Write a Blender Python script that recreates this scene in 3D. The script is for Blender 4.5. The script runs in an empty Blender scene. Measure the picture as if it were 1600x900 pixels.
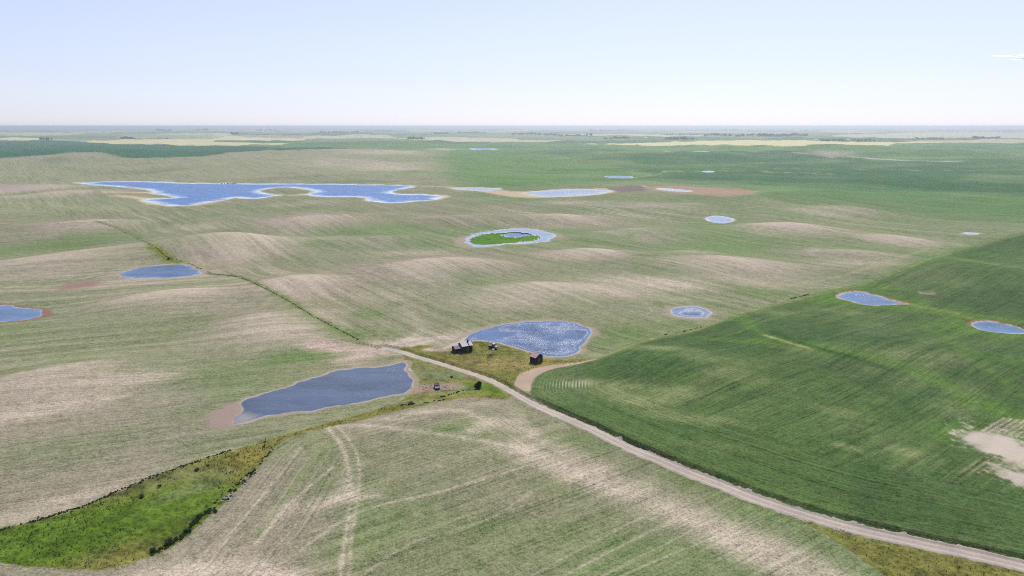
import bpy, bmesh, math, random
import numpy as np
from mathutils import Vector, Matrix
random.seed(7)
rs = np.random.RandomState(11)
sc = bpy.context.scene
COL = sc.collection

# ------------------------------------------------------------ camera, world, sun, exposure
CAM_H = 100.0
PITCH = math.radians(13.2)
FPX = 1080.0
SUN_EL, SUN_AZ = math.radians(50), math.radians(17)      # azimuth measured from the view axis (+Y) towards +X
cam_d = bpy.data.cameras.new('camera'); cam = bpy.data.objects.new('camera', cam_d); COL.objects.link(cam)
cam_d.sensor_width = 36.0; cam_d.lens = FPX / 1600 * 36.0
cam_d.clip_start = 1.0; cam_d.clip_end = 200000.0
cam.location = (0, 0, CAM_H); cam.rotation_euler = (math.pi/2 - PITCH, 0, 0)
sc.camera = cam
w = bpy.data.worlds.new('World'); sc.world = w; w.use_nodes = True
nt = w.node_tree; bg = nt.nodes['Background']
sky = nt.nodes.new('ShaderNodeTexSky'); sky.sky_type = 'NISHITA'; sky.sun_disc = False
sky.sun_elevation = SUN_EL; sky.sun_rotation = SUN_AZ
sky.altitude = 600; sky.air_density = 1.0; sky.dust_density = 0.6; sky.ozone_density = 1.0
SKY_S = .145
def _vm(op, a, b):      # one node of the sky grade
    o = nt.nodes.new('ShaderNodeVectorMath'); o.operation = op
    for i, v in enumerate((a, b)):
        if isinstance(v, tuple): o.inputs[i].default_value = v
        else: nt.links.new(v, o.inputs[i])
    return o.outputs[0]
hsv = nt.nodes.new('ShaderNodeHueSaturation'); hsv.inputs['Saturation'].default_value = .62; nt.links.new(sky.outputs[0], hsv.inputs['Color'])
num = _vm('MULTIPLY', hsv.outputs[0], (1.17, 1.185, 1.46))
den = _vm('ADD', _vm('MULTIPLY', num, (.066, .062, .052)), (1.0, 1.0, 1.0))
nt.links.new(_vm('DIVIDE', num, den), bg.inputs[0]); bg.inputs[1].default_value = SKY_S
sd_ = bpy.data.lights.new('sun', 'SUN'); sun = bpy.data.objects.new('sun', sd_); COL.objects.link(sun)
sd_.energy = 4.2; sd_.angle = math.radians(0.5); sd_.color = (1.0, 0.955, 0.89)
sdir = Vector((math.sin(SUN_AZ)*math.cos(SUN_EL), math.cos(SUN_AZ)*math.cos(SUN_EL), math.sin(SUN_EL)))
sun.rotation_euler = sdir.to_track_quat('Z', 'Y').to_euler(); sun.location = (0, 0, 300)
sc.view_settings.view_transform = 'Standard'; sc.view_settings.look = 'None'
sc.view_settings.exposure = 0.0; sc.view_settings.gamma = 1.0
sc.cycles.use_denoising = False; sc.cycles.filter_width = 1.0
sc.cycles.max_bounces = 6; sc.cycles.volume_bounces = 0; sc.cycles.diffuse_bounces = 2

# ------------------------------------------------------------ numpy helpers
def vnoise(x, y, seed=0):
    xi = np.floor(x).astype(np.int64); yi = np.floor(y).astype(np.int64)
    fx = x - xi; fy = y - yi
    fx = fx*fx*fx*(fx*(fx*6-15)+10); fy = fy*fy*fy*(fy*(fy*6-15)+10)
    def h(a, b):
        n = (a*374761393 + b*668265263 + seed*1442695041) & 0xffffffff
        n = ((n ^ (n >> 13)) * 1274126177) & 0xffffffff
        n = n ^ (n >> 16)
        return (n & 0xffff) / 65535.0
    a, b, c, d = h(xi, yi), h(xi+1, yi), h(xi, yi+1), h(xi+1, yi+1)
    return (a*(1-fx)+b*fx)*(1-fy) + (c*(1-fx)+d*fx)*fy
def fbm(x, y, scale, octv=3, seed=0):
    s = 0; a = 1; t = 0
    c, sn = math.cos(0.6), math.sin(0.6)
    x = x/scale; y = y/scale
    for k in range(octv):
        s = s + a*vnoise(x, y, seed+k*17); t += a; a *= .5
        x, y = (x*c-y*sn)*2.03+5.2, (x*sn+y*c)*2.03+1.7
    return s/t
def sstep(a, b, x):
    t = np.clip((x-a)/(b-a), 0, 1); return t*t*(3-2*t)
def lin(c): return np.array([((v/255+0.055)/1.055)**2.4 if v > 10 else v/255/12.92 for v in c])
def smooth(P, closed=True, k=4):
    P = np.array(P, float); n = len(P); out = []
    rng = range(n) if closed else range(n-1)
    for i in rng:
        if closed: a, b, c, d = P[(i-1) % n], P[i], P[(i+1) % n], P[(i+2) % n]
        else: a, b, c, d = P[max(i-1, 0)], P[i], P[i+1], P[min(i+2, n-1)]
        for j in range(k):
            t = j/k
            out.append(.5*((2*b)+(-a+c)*t+(2*a-5*b+4*c-d)*t*t+(-a+3*b-3*c+d)*t**3))
    if not closed: out.append(P[-1])
    return np.array(out)

# ------------------------------------------------------------ where a photographed point stands on the land
def ray(u, v):
    x = (u-800)/FPX; y = -(v-450)/FPX
    return (x, math.cos(PITCH)+y*math.sin(PITCH), -math.sin(PITCH)+y*math.cos(PITCH))
def flat(u, v, z=0.0):
    d = ray(u, v); t = (z-CAM_H)/d[2]
    return d[0]*t, d[1]*t
def mpp(u, v):     # metres per pixel across and along the ground
    x0, y0 = flat(u, v); x1, y1 = flat(u+1, v); x2, y2 = flat(u, v-1)
    return abs(x1-x0), math.hypot(x2-x0, y2-y0)

# knolls of the rolling fields: u, v, half-width px, half-height px, metres high, how bare the top is
KNOLLS = [
 (360,388,95,17,5.5,.9),(495,350,75,10,5,.6),(470,447,80,18,4,.75),(690,420,105,16,5,.7),(850,455,120,18,3,.7),
 (1015,368,80,8,5,.8),(1150,415,120,13,4,.7),(880,341,85,6,5,.6),(915,396,70,9,3,.7),(1225,362,100,9,5,.7),
 (1405,378,60,6,3,.6),(1320,402,90,7,3,.45),(150,358,75,8,4,.5),(150,405,190,13,5,.7),(260,472,110,18,4,.75),
 (70,598,150,30,3,.55),(430,505,100,28,2.5,.7),(640,260,70,6,7,.4),(1330,333,80,6,5,.35),(1080,400,60,7,2,.4),
 (40,305,90,5,2,.4),(330,425,60,9,1.5,.4),(740,345,100,6,3,.15),(600,375,70,8,2.5,.2),
 (720,700,330,95,5.5,0),(1050,585,190,42,4.5,0),(1400,560,220,40,3.0,0),(1230,700,200,60,1.5,0),(1500,430,150,18,3,0),
 (450,250,220,9,9,.3),(130,243,180,6,11,.2),(560,238,130,5,9,.3),(560,277,130,5,5,.1),(670,281,50,4,6,0),
 (1290,238,170,5,16,0),(1050,246,150,5,10,0),(1450,285,200,8,6,0),(1150,310,160,7,4,.1),(300,262,160,7,7,.2),
 (450,296,42,3.0,4,0),(650,296,45,3,3,0),
]
KN = []
for (u, v, ru, rv, hh, br) in KNOLLS:
    x, y = flat(u, v); mu, mv = mpp(u, v)
    KN.append((x, y, ru*mu, min(rv*mv, 900)*1.0, hh*(1.35 if v < 620 else 1.0), br, math.atan2(x, y)))
def knoll_fields(x, y):
    H = np.zeros_like(x); B = np.zeros_like(x)
    for (cx, cy, rx, ry, hh, br, az) in KN:
        c, s = math.cos(az), math.sin(az)
        dx = x-cx; dy = y-cy
        a = (dx*c-dy*s)/rx; b = (dx*s+dy*c)/ry
        q = a*a+b*b
        e = np.exp(-q*1.1); H += hh*e
        if br:
            bb = b - .12*a
            B = np.maximum(B, br*np.exp(-a*a*1.3)*sstep(.50, .12, bb)*sstep(-2.0, .1, bb))
    return H, B
def h_land(x, y):
    D = np.hypot(x, y)
    H, _ = knoll_fields(x, y)
    mid = sstep(330, 900, D); far = sstep(1300, 4000, D)
    H = H + (fbm(x, y, 95, 2, 3)-.5)*(2.8+6.0*mid) + (fbm(x, y, 170, 3, 4)-.5)*13*sstep(700, 1400, D)
    H = H + (fbm(x, y, 330, 3, 5)-.5)*(9*mid+16*far) + (fbm(x, y, 2600, 3, 9)-.5)*(34*far)
    return H
def at(u, v, hf=None):
    hf = hf or h_land
    d = np.array(ray(u, v)); t0 = (CAM_H-30)/-d[2]; t1 = (CAM_H+25)/-d[2] if d[2] < 0 else 40000
    t = np.linspace(t0, t1, 500); z = CAM_H+d[2]*t
    g = z - hf(d[0]*t, d[1]*t)
    i = np.argmax(g < 0) if (g < 0).any() else 250
    if i > 0: k = g[i-1]/(g[i-1]-g[i]); tt = t[i-1]+(t[i]-t[i-1])*k
    else: tt = t[i]
    return float(d[0]*tt), float(d[1]*tt)
def atp(P, closed=True, k=4):
    Q = smooth(P, closed, k) if k > 1 else np.array(P, float)
    return np.array([at(u, v) for u, v in Q])

def sdf(poly, x, y, margin):
    """signed distance to a closed outline, negative inside; only worked out within margin of it"""
    out = np.full(x.shape, float(margin)); P = np.asarray(poly)
    m = (x > P[:, 0].min()-margin) & (x < P[:, 0].max()+margin) & (y > P[:, 1].min()-margin) & (y < P[:, 1].max()+margin)
    if not m.any(): return out
    px, py = x[m], y[m]; d2 = np.full(px.shape, 1e18); ins = np.zeros(px.shape, bool); n = len(P)
    for i in range(n):
        ax, ay = P[i]; bx, by = P[(i+1) % n]; ex, ey = bx-ax, by-ay
        L = ex*ex+ey*ey
        if L < 1e-9: continue
        t = np.clip(((px-ax)*ex+(py-ay)*ey)/L, 0, 1)
        d2 = np.minimum(d2, (px-ax-ex*t)**2+(py-ay-ey*t)**2)
        c = (ay > py) != (by > py)
        if abs(ey) > 1e-9: ins ^= c & (px < ex*(py-ay)/ey+ax)
    out[m] = np.minimum(np.sqrt(d2), margin)*np.where(ins, -1, 1)
    return out
def pline(P, x, y, margin):
    """distance to an open line, which side (+ = left of travel) and how far along (in points)"""
    dist = np.full(x.shape, float(margin)); side = np.ones(x.shape); par = np.zeros(x.shape); P = np.asarray(P)
    m = (x > P[:, 0].min()-margin) & (x < P[:, 0].max()+margin) & (y > P[:, 1].min()-margin) & (y < P[:, 1].max()+margin)
    if not m.any(): return dist, side, par
    px, py = x[m], y[m]; d = np.full(px.shape, 1e18); s = np.ones(px.shape); q = np.zeros(px.shape)
    for i in range(len(P)-1):
        ax, ay = P[i]; ex, ey = P[i+1]-P[i]; L = ex*ex+ey*ey
        t = np.clip(((px-ax)*ex+(py-ay)*ey)/L, 0, 1)
        dd = (px-ax-ex*t)**2+(py-ay-ey*t)**2; b = dd < d
        d[b] = dd[b]; s[b] = np.sign(ex*(py-ay)-ey*(px-ax))[b]; q[b] = (i+t)[b]
    dist[m] = np.minimum(np.sqrt(d), margin); side[m] = s; par[m] = q
    return dist, side, par

# ------------------------------------------------------------ outlines read off the land
ROAD_PX = [(598,545),(625,551),(650,560),(690,571),(730,582),(765,594),(790,607),(812,620),(840,635),(880,652),(930,674),(980,699),(1030,720),(1080,741),(1130,760),(1180,780),(1240,800),(1300,818),(1360,833),(1420,846),(1480,859),(1540,872),(1600,886),(1680,908),(1760,935)]
ROAD_W = [4.6,4.4,4.0,4.0,4.0,3.9,3.6,3.7,4.4,5.0,5.0,5.1,5.1,5.1,5.1,5.1,5.1,5.1,5.1,5.1,5.0,5.0,5.0,5.0,5.0]
ROAD = atp(ROAD_PX, False, 4)
RW = np.interp(np.arange(len(ROAD))/4.0, np.arange(len(ROAD_W)), ROAD_W)
CROP_PX = [(830,606),(834,595),(846,586),(868,575),(900,567),(930,557),(960,545),(1010,530),(1060,520),(1105,508),(1150,491),(1200,477),(1260,463),(1330,447),(1400,423),(1460,400),(1530,380),(1600,363),(1740,331),(1950,331),(2050,600),(1900,960),(1760,935),(1680,905),(1600,882),(1540,868),(1480,855),(1420,842),(1360,829),(1300,813),(1240,795),(1180,775),(1130,755),(1080,736),(1030,714),(980,692),(930,668),(880,646),(840,628),(829,617)]
CROP = atp(CROP_PX, True, 2)
YARD = atp([(622,549),(645,546),(668,544),(690,547),(712,546),(735,535),(765,535),(790,539),(830,550),(860,558),(900,556),(926,555),(900,566),(868,572),(840,581),(818,590),(806,600),(806,612),(790,604),(765,592),(730,580),(690,569),(650,558)])
STRIP = atp([(628,556),(655,566),(690,576),(730,588),(765,600),(795,617),(790,624),(740,621),(690,627),(650,634),(610,643),(560,656),(500,669),(455,684),(425,703),(400,735),(360,775),(330,803),(285,845),(240,868),(180,887),(110,890),(0,880),(-120,860),(-120,850),(0,825),(60,812),(120,795),(180,770),(240,745),(300,722),(360,705),(420,686),(480,668),(540,650),(600,632),(636,619),(648,600),(638,580),(634,566)])
CORNER = atp([(1225,797),(1300,822),(1400,849),(1500,870),(1600,892),(1720,925),(1640,960),(1410,960),(1388,905),(1340,868),(1290,835),(1255,815)])
TRACK = atp([(806,611),(804,602),(809,591),(823,583),(850,573),(890,564),(928,557),(930,560),(900,569),(870,577),(850,585),(838,593),(831,604),(829,614),(820,615)])
LEFTFIELD = atp([(-300,330),(150,345),(210,368),(255,400),(330,427),(375,433),(430,458),(490,494),(560,532),(600,545),(630,560),(640,600),(600,632),(480,668),(360,705),(180,770),(0,825),(-300,900)], True, 2)
FOREHILL = atp([(-400,900),(180,893),(290,848),(365,775),(425,703),(500,669),(650,634),(740,621),(795,622),(840,640),(980,705),(1180,785),(1300,830),(1400,960),(1000,1400),(-400,1400)], True, 2)

PONDS = []   # name, label, outline, island, level, shallow metres, mud metres, rim tint
def pond(px, label, island=None, shallow=1.2, mud=5, rim='mud', k=4):
    cu = np.mean([p[0] for p in px]); cv = np.mean([p[1] for p in px])
    pts = [at(u, v) for u, v in px]
    lv = float(np.mean([h_land(np.array([a]), np.array([b]))[0] for a, b in pts]))*0.6
    S = smooth(px, True, k); out = np.array([flat(u, v, lv) for u, v in S])
    isl = np.array([flat(u, v, lv) for u, v in smooth(island, True, k)]) if island else None
    rad = np.linalg.norm(out.max(0)-out.min(0)); am = min(rad*.03, 1.6 if math.hypot(*out.mean(0)) < 500 else 9)
    dn = np.concatenate([[out[i]*(1-t)+out[(i+1) % len(out)]*t for t in (0, .34, .67)] for i in range(len(out))]); ctr = dn.mean(0)
    nn = np.gradient(dn, axis=0)[:, ::-1]*np.array([1, -1]); nn /= np.linalg.norm(nn, axis=1)[:, None]+1e-9
    out = dn+nn*((fbm(dn[:, 0], dn[:, 1], rad*.07, 3, 500)-.5)*2.2*am)[:, None]
    PONDS.append(dict(out=out, isl=isl, lv=lv, sh=shallow, mud=mud, rim=rim, label=label, D=math.hypot(*out.mean(0))))
pond([(362,663),(372,650),(383,628),(400,620),(430,610),(470,597),(510,584),(540,577),(560,574),(590,574),(615,570),(630,567),(636,575),(640,590),(645,602),(638,608),(620,616),(580,624),(540,631),(500,638),(450,645),(410,652),(385,660)],
     'largest near pond, slate blue, beside the track on the left', shallow=0.7, mud=2.2)
pond([(692,548),(712,537),(730,526),(760,514),(790,507),(830,503),(870,502),(900,506),(922,514),(921,525),(910,540),(895,553),(875,557),(850,555),(825,548),(800,541),(775,535),(745,533),(722,538)],
     'teardrop pond glittering in the sun behind the old farm buildings', shallow=0.9, mud=3.0)
pond([(1047,488),(1052,482),(1070,479),(1095,480),(1108,486),(1111,491),(1100,496),(1075,496),(1055,493)],
     'small round pond full of white glitter beside the green field edge', shallow=1.8, mud=4.5)
pond([(1309,465),(1318,458),(1340,456),(1365,461),(1400,471),(1418,475),(1395,476),(1360,477),(1335,472)],
     'blue pond with pale rim and reddish bank in the green field', shallow=2.2, mud=2.2, rim='red')
pond([(1519,508),(1528,503),(1550,503),(1580,509),(1600,515),(1612,519),(1600,522),(1565,520),(1535,516)],
     'narrow blue pond in the green field cut off by the right edge', shallow=1.6, mud=2.5, rim='red')
pond([(186,430),(200,424),(215,419),(250,415),(285,413),(300,417),(313,425),(312,429),(280,433),(240,435),(205,434)],
     'blue lens shaped pond below the overgrown fence line on the left', shallow=2.0, mud=4)
pond([(-40,478),(0,477.5),(15,477.5),(30,480.5),(55,483),(64,487),(58,495),(40,499),(0,503),(-40,506)],
     'dark blue pond cut off by the left edge, with a red brown bank', shallow=1.5, mud=5, rim='redmud')
pond([(727,375),(740,367),(770,361),(810,358),(840,360),(860,365),(866,370),(855,376),(825,380),(790,382),(750,386),(735,383)],
     'ring shaped pond round a bright green marsh', island=[(732,375.5),(746,368),(772,363.5),(800,362),(824,363.5),(840,368),(845,372),(836,376),(812,379),(785,381),(755,383),(740,381)], shallow=3, mud=5)
pond([(1101,342),(1112,338),(1130,338),(1147,343),(1135,348),(1118,348)],
     'small pale pond alone in the right part of the stubble', shallow=6, mud=3)
pond([(125,286),(200,284),(345,287),(520,287.5),(640,291),(612,299),(625,303),(660,304),(693,307),(665,313),(610,317),(580,314),(560,308),(500,307),(485,304.5),(430,306),(400,310),(370,308),(345,312),(300,320),(265,321),(225,315),(235,311),(280,309),(245,303),(225,295),(170,290)],
     'long bright blue lake with cattle on its far shore', island=[(405,297),(440,292.5),(470,294),(494,299),(480,303.5),(440,305),(410,301)], shallow=24, mud=7, rim='salt')
pond([(822,303),(850,298),(900,296),(955,298),(940,302),(900,306),(850,307)],
     'pale shallow pond right of the long lake', shallow=24, mud=10, rim='salt')
pond([(944,276),(960,275),(990,276.3),(985,278),(960,278)], 'thin pale blue pond in the far green field', shallow=8, mud=3, rim='none')
pond([(733,232.5),(750,231.3),(778,232.7),(770,234.2),(745,234.2)], 'farthest thin pond beyond the long lake', shallow=30, mud=10, rim='none')
pond([(1038,237),(1070,238),(1102,236.2),(1100,239),(1060,240)], 'thin pale pond in the dark far field', shallow=50, mud=14, rim='salt')
pond([(1027,294.5),(1045,295),(1078,298),(1070,299.6),(1040,297.5)], 'white streak of water on the pink salt flat', shallow=30, mud=4, rim='salt')
pond([(712,294),(740,293.3),(782,295),(765,297.5),(730,297)], 'grey shallow slough between the two lakes', shallow=30, mud=6, rim='salt')
pond([(1503,364.5),(1515,363.3),(1532,364.8),(1518,366.4)], 'tiny white pond near the right end of the stubble', shallow=8, mud=2.5)
pond([(1096,267.5),(1110,267),(1116,268.3),(1105,269.3)], 'tiny pale pond in the far right field', shallow=20, mud=2, rim='none')
pond([(787,367),(800,364.5),(822,364),(829,366.5),(815,369.5),(795,370)], 'patch of open water inside the green marsh', shallow=2, mud=0, rim='none')

def water_sd(x, y):
    """distance to the nearest shore (negative in water), index of that pond"""
    sd = np.full(x.shape, 1e4); idx = np.full(x.shape, -1)
    for i, p in enumerate(PONDS):
        mg = 70 if p['D'] < 900 else 260
        d = sdf(p['out'], x, y, mg); d = np.where(d >= mg, 1e4, d)
        if p['isl'] is not None: d = np.maximum(d, -sdf(p['isl'], x, y, mg))
        b = d < sd; sd[b] = d[b]; idx[b] = i
    return sd, idx
def h_full(x, y, extra=None):
    H = h_land(x, y)
    sd, idx = water_sd(x, y)
    lv = np.array([p['lv'] for p in PONDS]+[0.0])[idx]
    R = np.where(np.array([p['D'] for p in PONDS]+[0.0])[idx] < 900, 28.0, 110.0)
    t = sstep(0, 1, sd/R)
    shore = lv + np.where(sd > 0, np.minimum(sd, 60)*0.025, np.maximum(sd*0.12, -0.9))
    H = np.where(idx >= 0, shore*(1-t)+H*t, H)
    rd, side, par = pline(ROAD, x, y, 45)
    hw = np.interp(par, np.arange(len(RW)), RW)*.5
    k = side > 0
    bank = sstep(0.1, 1.0, rd-hw)*(1-sstep(6, 40, rd-hw))*0.95
    H = H + np.where(k & (rd < 45), bank, 0)
    cr = sdf(CROP, x, y, 30)
    H = H + sstep(0, .9, -cr)*0.45*sstep(.5, 2.5, sd)
    if extra is not None: extra.update(sdw=sd, idx=idx, rd=rd, hw=hw, side=side, crop=cr)
    return H
def gz(x, y): return float(h_full(np.array([x]), np.array([y]))[0])
def spot(u, v):
    x, y = at(u, v, h_full); return x, y, gz(x, y)

# ------------------------------------------------------------ materials
def newmat(name):
    m = bpy.data.materials.new(name); m.use_nodes = True; n = m.node_tree
    return m, n, n.nodes['Principled BSDF']
def N(n, t, **kw):
    o = n.nodes.new(t)
    for k, v in kw.items(): setattr(o, k, v)
    return o
def L(n, a, b): n.links.new(a, b)
def math_(n, op, a, b=None, c=None, clamp=False):
    o = N(n, 'ShaderNodeMath', operation=op, use_clamp=clamp)
    for i, v in enumerate((a, b, c)):
        if v is None: continue
        if isinstance(v, (int, float)): o.inputs[i].default_value = v
        else: L(n, v, o.inputs[i])
    return o.outputs[0]
def noise(n, vec, scale, detail=3, rough=.55):
    o = N(n, 'ShaderNodeTexNoise'); o.inputs['Scale'].default_value = scale; o.inputs['Detail'].default_value = detail
    o.inputs['Roughness'].default_value = rough; L(n, vec, o.inputs['Vector']); return o.outputs['Fac']
def vmath(n, op, a, b):
    o = N(n, 'ShaderNodeVectorMath', operation=op)
    for i, v in enumerate((a, b)):
        if isinstance(v, tuple): o.inputs[i].default_value = v
        elif isinstance(v, float): o.inputs['Scale'].default_value = v
        else: L(n, v, o.inputs[i])
    return o.outputs[0]
def scaled(n, vec, val):      # colour vector times a value socket
    o = N(n, 'ShaderNodeVectorMath', operation='SCALE')
    if isinstance(vec, tuple): o.inputs[0].default_value = vec
    else: L(n, vec, o.inputs[0])
    L(n, val, o.inputs['Scale']); return o.outputs[0]

def land_material():
    m, n, b = newmat('land'); geo = N(n, 'ShaderNodeNewGeometry'); P = geo.outputs['Position']
    base = N(n, 'ShaderNodeAttribute', attribute_name='soil').outputs['Color']
    kind = N(n, 'ShaderNodeAttribute', attribute_name='cover').outputs['Color']
    rows = N(n, 'ShaderNodeAttribute', attribute_name='rows').outputs['Vector']
    sep = N(n, 'ShaderNodeSeparateColor'); L(n, kind, sep.inputs[0]); stub, crop, grass = sep.outputs[0], sep.outputs[1], sep.outputs[2]
    speck = math_(n, 'ADD', math_(n, 'MULTIPLY', noise(n, P, 2.3, 2, .6), .75), math_(n, 'MULTIPLY', noise(n, P, .9, 3, .7), .6)); speck = math_(n, 'SUBTRACT', speck, .175); clump = noise(n, P, 0.22, 3, .6); blot = noise(n, P, 0.028, 3, .55)
    r1 = noise(n, vmath(n, 'MULTIPLY', rows, (0.16, 0.006, 1.0)), 1.0, 3, .6)
    r2 = noise(n, vmath(n, 'MULTIPLY', rows, (1.35, 0.03, 1.0)), 1.0, 2, .6)
    r3 = noise(n, vmath(n, 'MULTIPLY', rows, (0.42, 0.0035, 1.0)), 1.0, 2, .5)
    mr = N(n, 'ShaderNodeMapRange'); mr.interpolation_type = 'SMOOTHSTEP'; mr.inputs['From Min'].default_value = .62; mr.inputs['From Max'].default_value = .70; L(n, r3, mr.inputs['Value']); lines = mr.outputs[0]
    c = lambda s, k: math_(n, 'MULTIPLY', math_(n, 'SUBTRACT', s, .5), k)
    # brightness of each kind of cover
    s_st = math_(n, 'ADD', math_(n, 'ADD', c(speck, 2.2), c(clump, .7)), math_(n, 'SUBTRACT', math_(n, 'ADD', c(r1, .70), c(r2, 1.0)), math_(n, 'MULTIPLY', lines, .16)))
    s_cr = math_(n, 'ADD', math_(n, 'ADD', c(speck, 2.3), c(clump, .9)), math_(n, 'SUBTRACT', math_(n, 'ADD', c(r1, .45), c(r2, 1.35)), math_(n, 'MULTIPLY', lines, .22)))
    s_gr = math_(n, 'ADD', math_(n, 'ADD', c(speck, 1.9), c(clump, 1.9)), c(blot, .6))
    tot = math_(n, 'ADD', math_(n, 'ADD', math_(n, 'MULTIPLY', s_st, stub), math_(n, 'MULTIPLY', s_cr, crop)), math_(n, 'MULTIPLY', s_gr, grass))
    gain = math_(n, 'MAXIMUM', math_(n, 'ADD', tot, 1.0), .18)
    col = scaled(n, base, gain)
    # green against straw: seedlings between dead stalks
    hue = math_(n, 'ADD', math_(n, 'ADD', c(blot, 1.5), c(r1, 1.5)), math_(n, 'ADD', c(clump, .8), c(noise(n, P, 1.4, 3, .65), 3.0)))
    hs = math_(n, 'MULTIPLY', hue, stub)
    col = vmath(n, 'ADD', col, scaled(n, (.046, .012, .034), hs))
    hg = math_(n, 'MULTIPLY', math_(n, 'ADD', c(blot, 1.6), c(clump, 1.0)), grass)
    col = vmath(n, 'ADD', col, scaled(n, (.022, .005, .003), hg))
    hc = math_(n, 'MULTIPLY', math_(n, 'ADD', c(blot, 1.0), c(r1, 1.0)), crop)
    col = vmath(n, 'ADD', col, scaled(n, (.035, .018, .010), hc))
    col = vmath(n, 'MAXIMUM', col, (.006, .008, .004))
    L(n, col, b.inputs['Base Color']); b.inputs['Roughness'].default_value = 1.0; b.inputs['Specular IOR Level'].default_value = .08
    bp = N(n, 'ShaderNodeBump'); bp.inputs['Strength'].default_value = .55; bp.inputs['Distance'].default_value = .35
    hgt = math_(n, 'ADD', math_(n, 'ADD', speck, math_(n, 'MULTIPLY', clump, 1.3)), math_(n, 'MULTIPLY', math_(n, 'MULTIPLY', r2, 1.2), crop))
    L(n, hgt, bp.inputs['Height']); L(n, bp.outputs[0], b.inputs['Normal'])
    return m
def water_material(name, deep, wave=.55, rough=.20, edge=(.27, .30, .31)):
    m, n, b = newmat(name); P = N(n, 'ShaderNodeNewGeometry').outputs['Position']
    sh = N(n, 'ShaderNodeAttribute', attribute_name='shore').outputs['Fac']     # 1 at the edge, 0 in open water
    w1 = noise(n, vmath(n, 'MULTIPLY', P, (.9, 1.3, 1.0)), 1.0, 3, .7); w2 = noise(n, P, .06, 2, .5)
    nz = noise(n, P, .25, 2, .5)
    f = math_(n, 'SMOOTH_MIN', math_(n, 'MULTIPLY', math_(n, 'ADD', sh, math_(n, 'MULTIPLY', math_(n, 'SUBTRACT', nz, .5), .7)), math_(n, 'ADD', math_(n, 'MULTIPLY', math_(n, 'SUBTRACT', noise(n, P, .035, 3, .6), .5), 2.6), .85, clamp=True)), 1.0, .05)
    rp = N(n, 'ShaderNodeValToRGB'); L(n, f, rp.inputs[0]); e = rp.color_ramp.elements
    e[0].position = .25; e[0].color = (*deep, 1); e[1].position = .85; e[1].color = (*edge, 1)
    wind = noise(n, vmath(n, 'MULTIPLY', P, (.035, .10, 1.0)), 1.0, 4, .65)
    L(n, scaled(n, rp.outputs[0], math_(n, 'ADD', math_(n, 'MULTIPLY', math_(n, 'SUBTRACT', wind, .5), 1.6), 1.0)), b.inputs['Base Color'])
    b.inputs['Roughness'].default_value = rough; b.inputs['IOR'].default_value = 1.333
    bp = N(n, 'ShaderNodeBump'); bp.inputs['Distance'].default_value = wave
    st = math_(n, 'MULTIPLY', math_(n, 'ADD', math_(n, 'MULTIPLY', w2, 1.5), -.3, clamp=True), N(n, 'ShaderNodeAttribute', attribute_name='open_water').outputs['Fac']); L(n, st, bp.inputs['Strength'])
    L(n, w1, bp.inputs['Height']); L(n, bp.outputs[0], b.inputs['Normal'])
    return m
def plain(name, col, rough=.85, var=.35, scale=3.0, metal=0.0, stretch=(1, 1, 1), bump=.2):
    m, n, b = newmat(name); tc = N(n, 'ShaderNodeTexCoord').outputs['Object']
    a = noise(n, vmath(n, 'MULTIPLY', tc, tuple(float(s) for s in stretch)), scale, 4, .65)
    g = math_(n, 'ADD', math_(n, 'MULTIPLY', math_(n, 'SUBTRACT', a, .5), var*3), 1.0)
    L(n, scaled(n, tuple(float(c) for c in col), math_(n, 'MAXIMUM', g, .2)), b.inputs['Base Color'])
    b.inputs['Roughness'].default_value = rough; b.inputs['Metallic'].default_value = metal
    if bump:
        bp = N(n, 'ShaderNodeBump'); bp.inputs['Strength'].default_value = bump; bp.inputs['Distance'].default_value = .05
        L(n, a, bp.inputs['Height']); L(n, bp.outputs[0], b.inputs['Normal'])
    return m
def road_material():
    m, n, b = newmat('gravel'); P = N(n, 'ShaderNodeNewGeometry').outputs['Position']
    ac = N(n, 'ShaderNodeAttribute', attribute_name='across').outputs['Fac']      # -1..1 over the road width
    sp = noise(n, P, 1.6, 4, .7); cl = noise(n, P, .12, 3, .6)
    q = math_(n, 'ABSOLUTE', math_(n, 'SUBTRACT', math_(n, 'ABSOLUTE', math_(n, 'ADD', ac, math_(n, 'MULTIPLY', math_(n, 'SUBTRACT', cl, .5), .25))), .42))
    rut = math_(n, 'SUBTRACT', 1.0, math_(n, 'MULTIPLY', q, 5.0), clamp=True)
    g = math_(n, 'ADD', math_(n, 'ADD', 0.74, math_(n, 'MULTIPLY', rut, .24)), math_(n, 'ADD', math_(n, 'MULTIPLY', math_(n, 'SUBTRACT', sp, .5), .7), math_(n, 'MULTIPLY', math_(n, 'SUBTRACT', cl, .5), .5)))
    L(n, scaled(n, (.50, .42, .345), g), b.inputs['Base Color']); b.inputs['Roughness'].default_value = 1
    bp = N(n, 'ShaderNodeBump'); bp.inputs['Strength'].default_value = .3; bp.inputs['Distance'].default_value = .1
    L(n, sp, bp.inputs['Height']); L(n, bp.outputs[0], b.inputs['Normal'])
    return m
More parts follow.
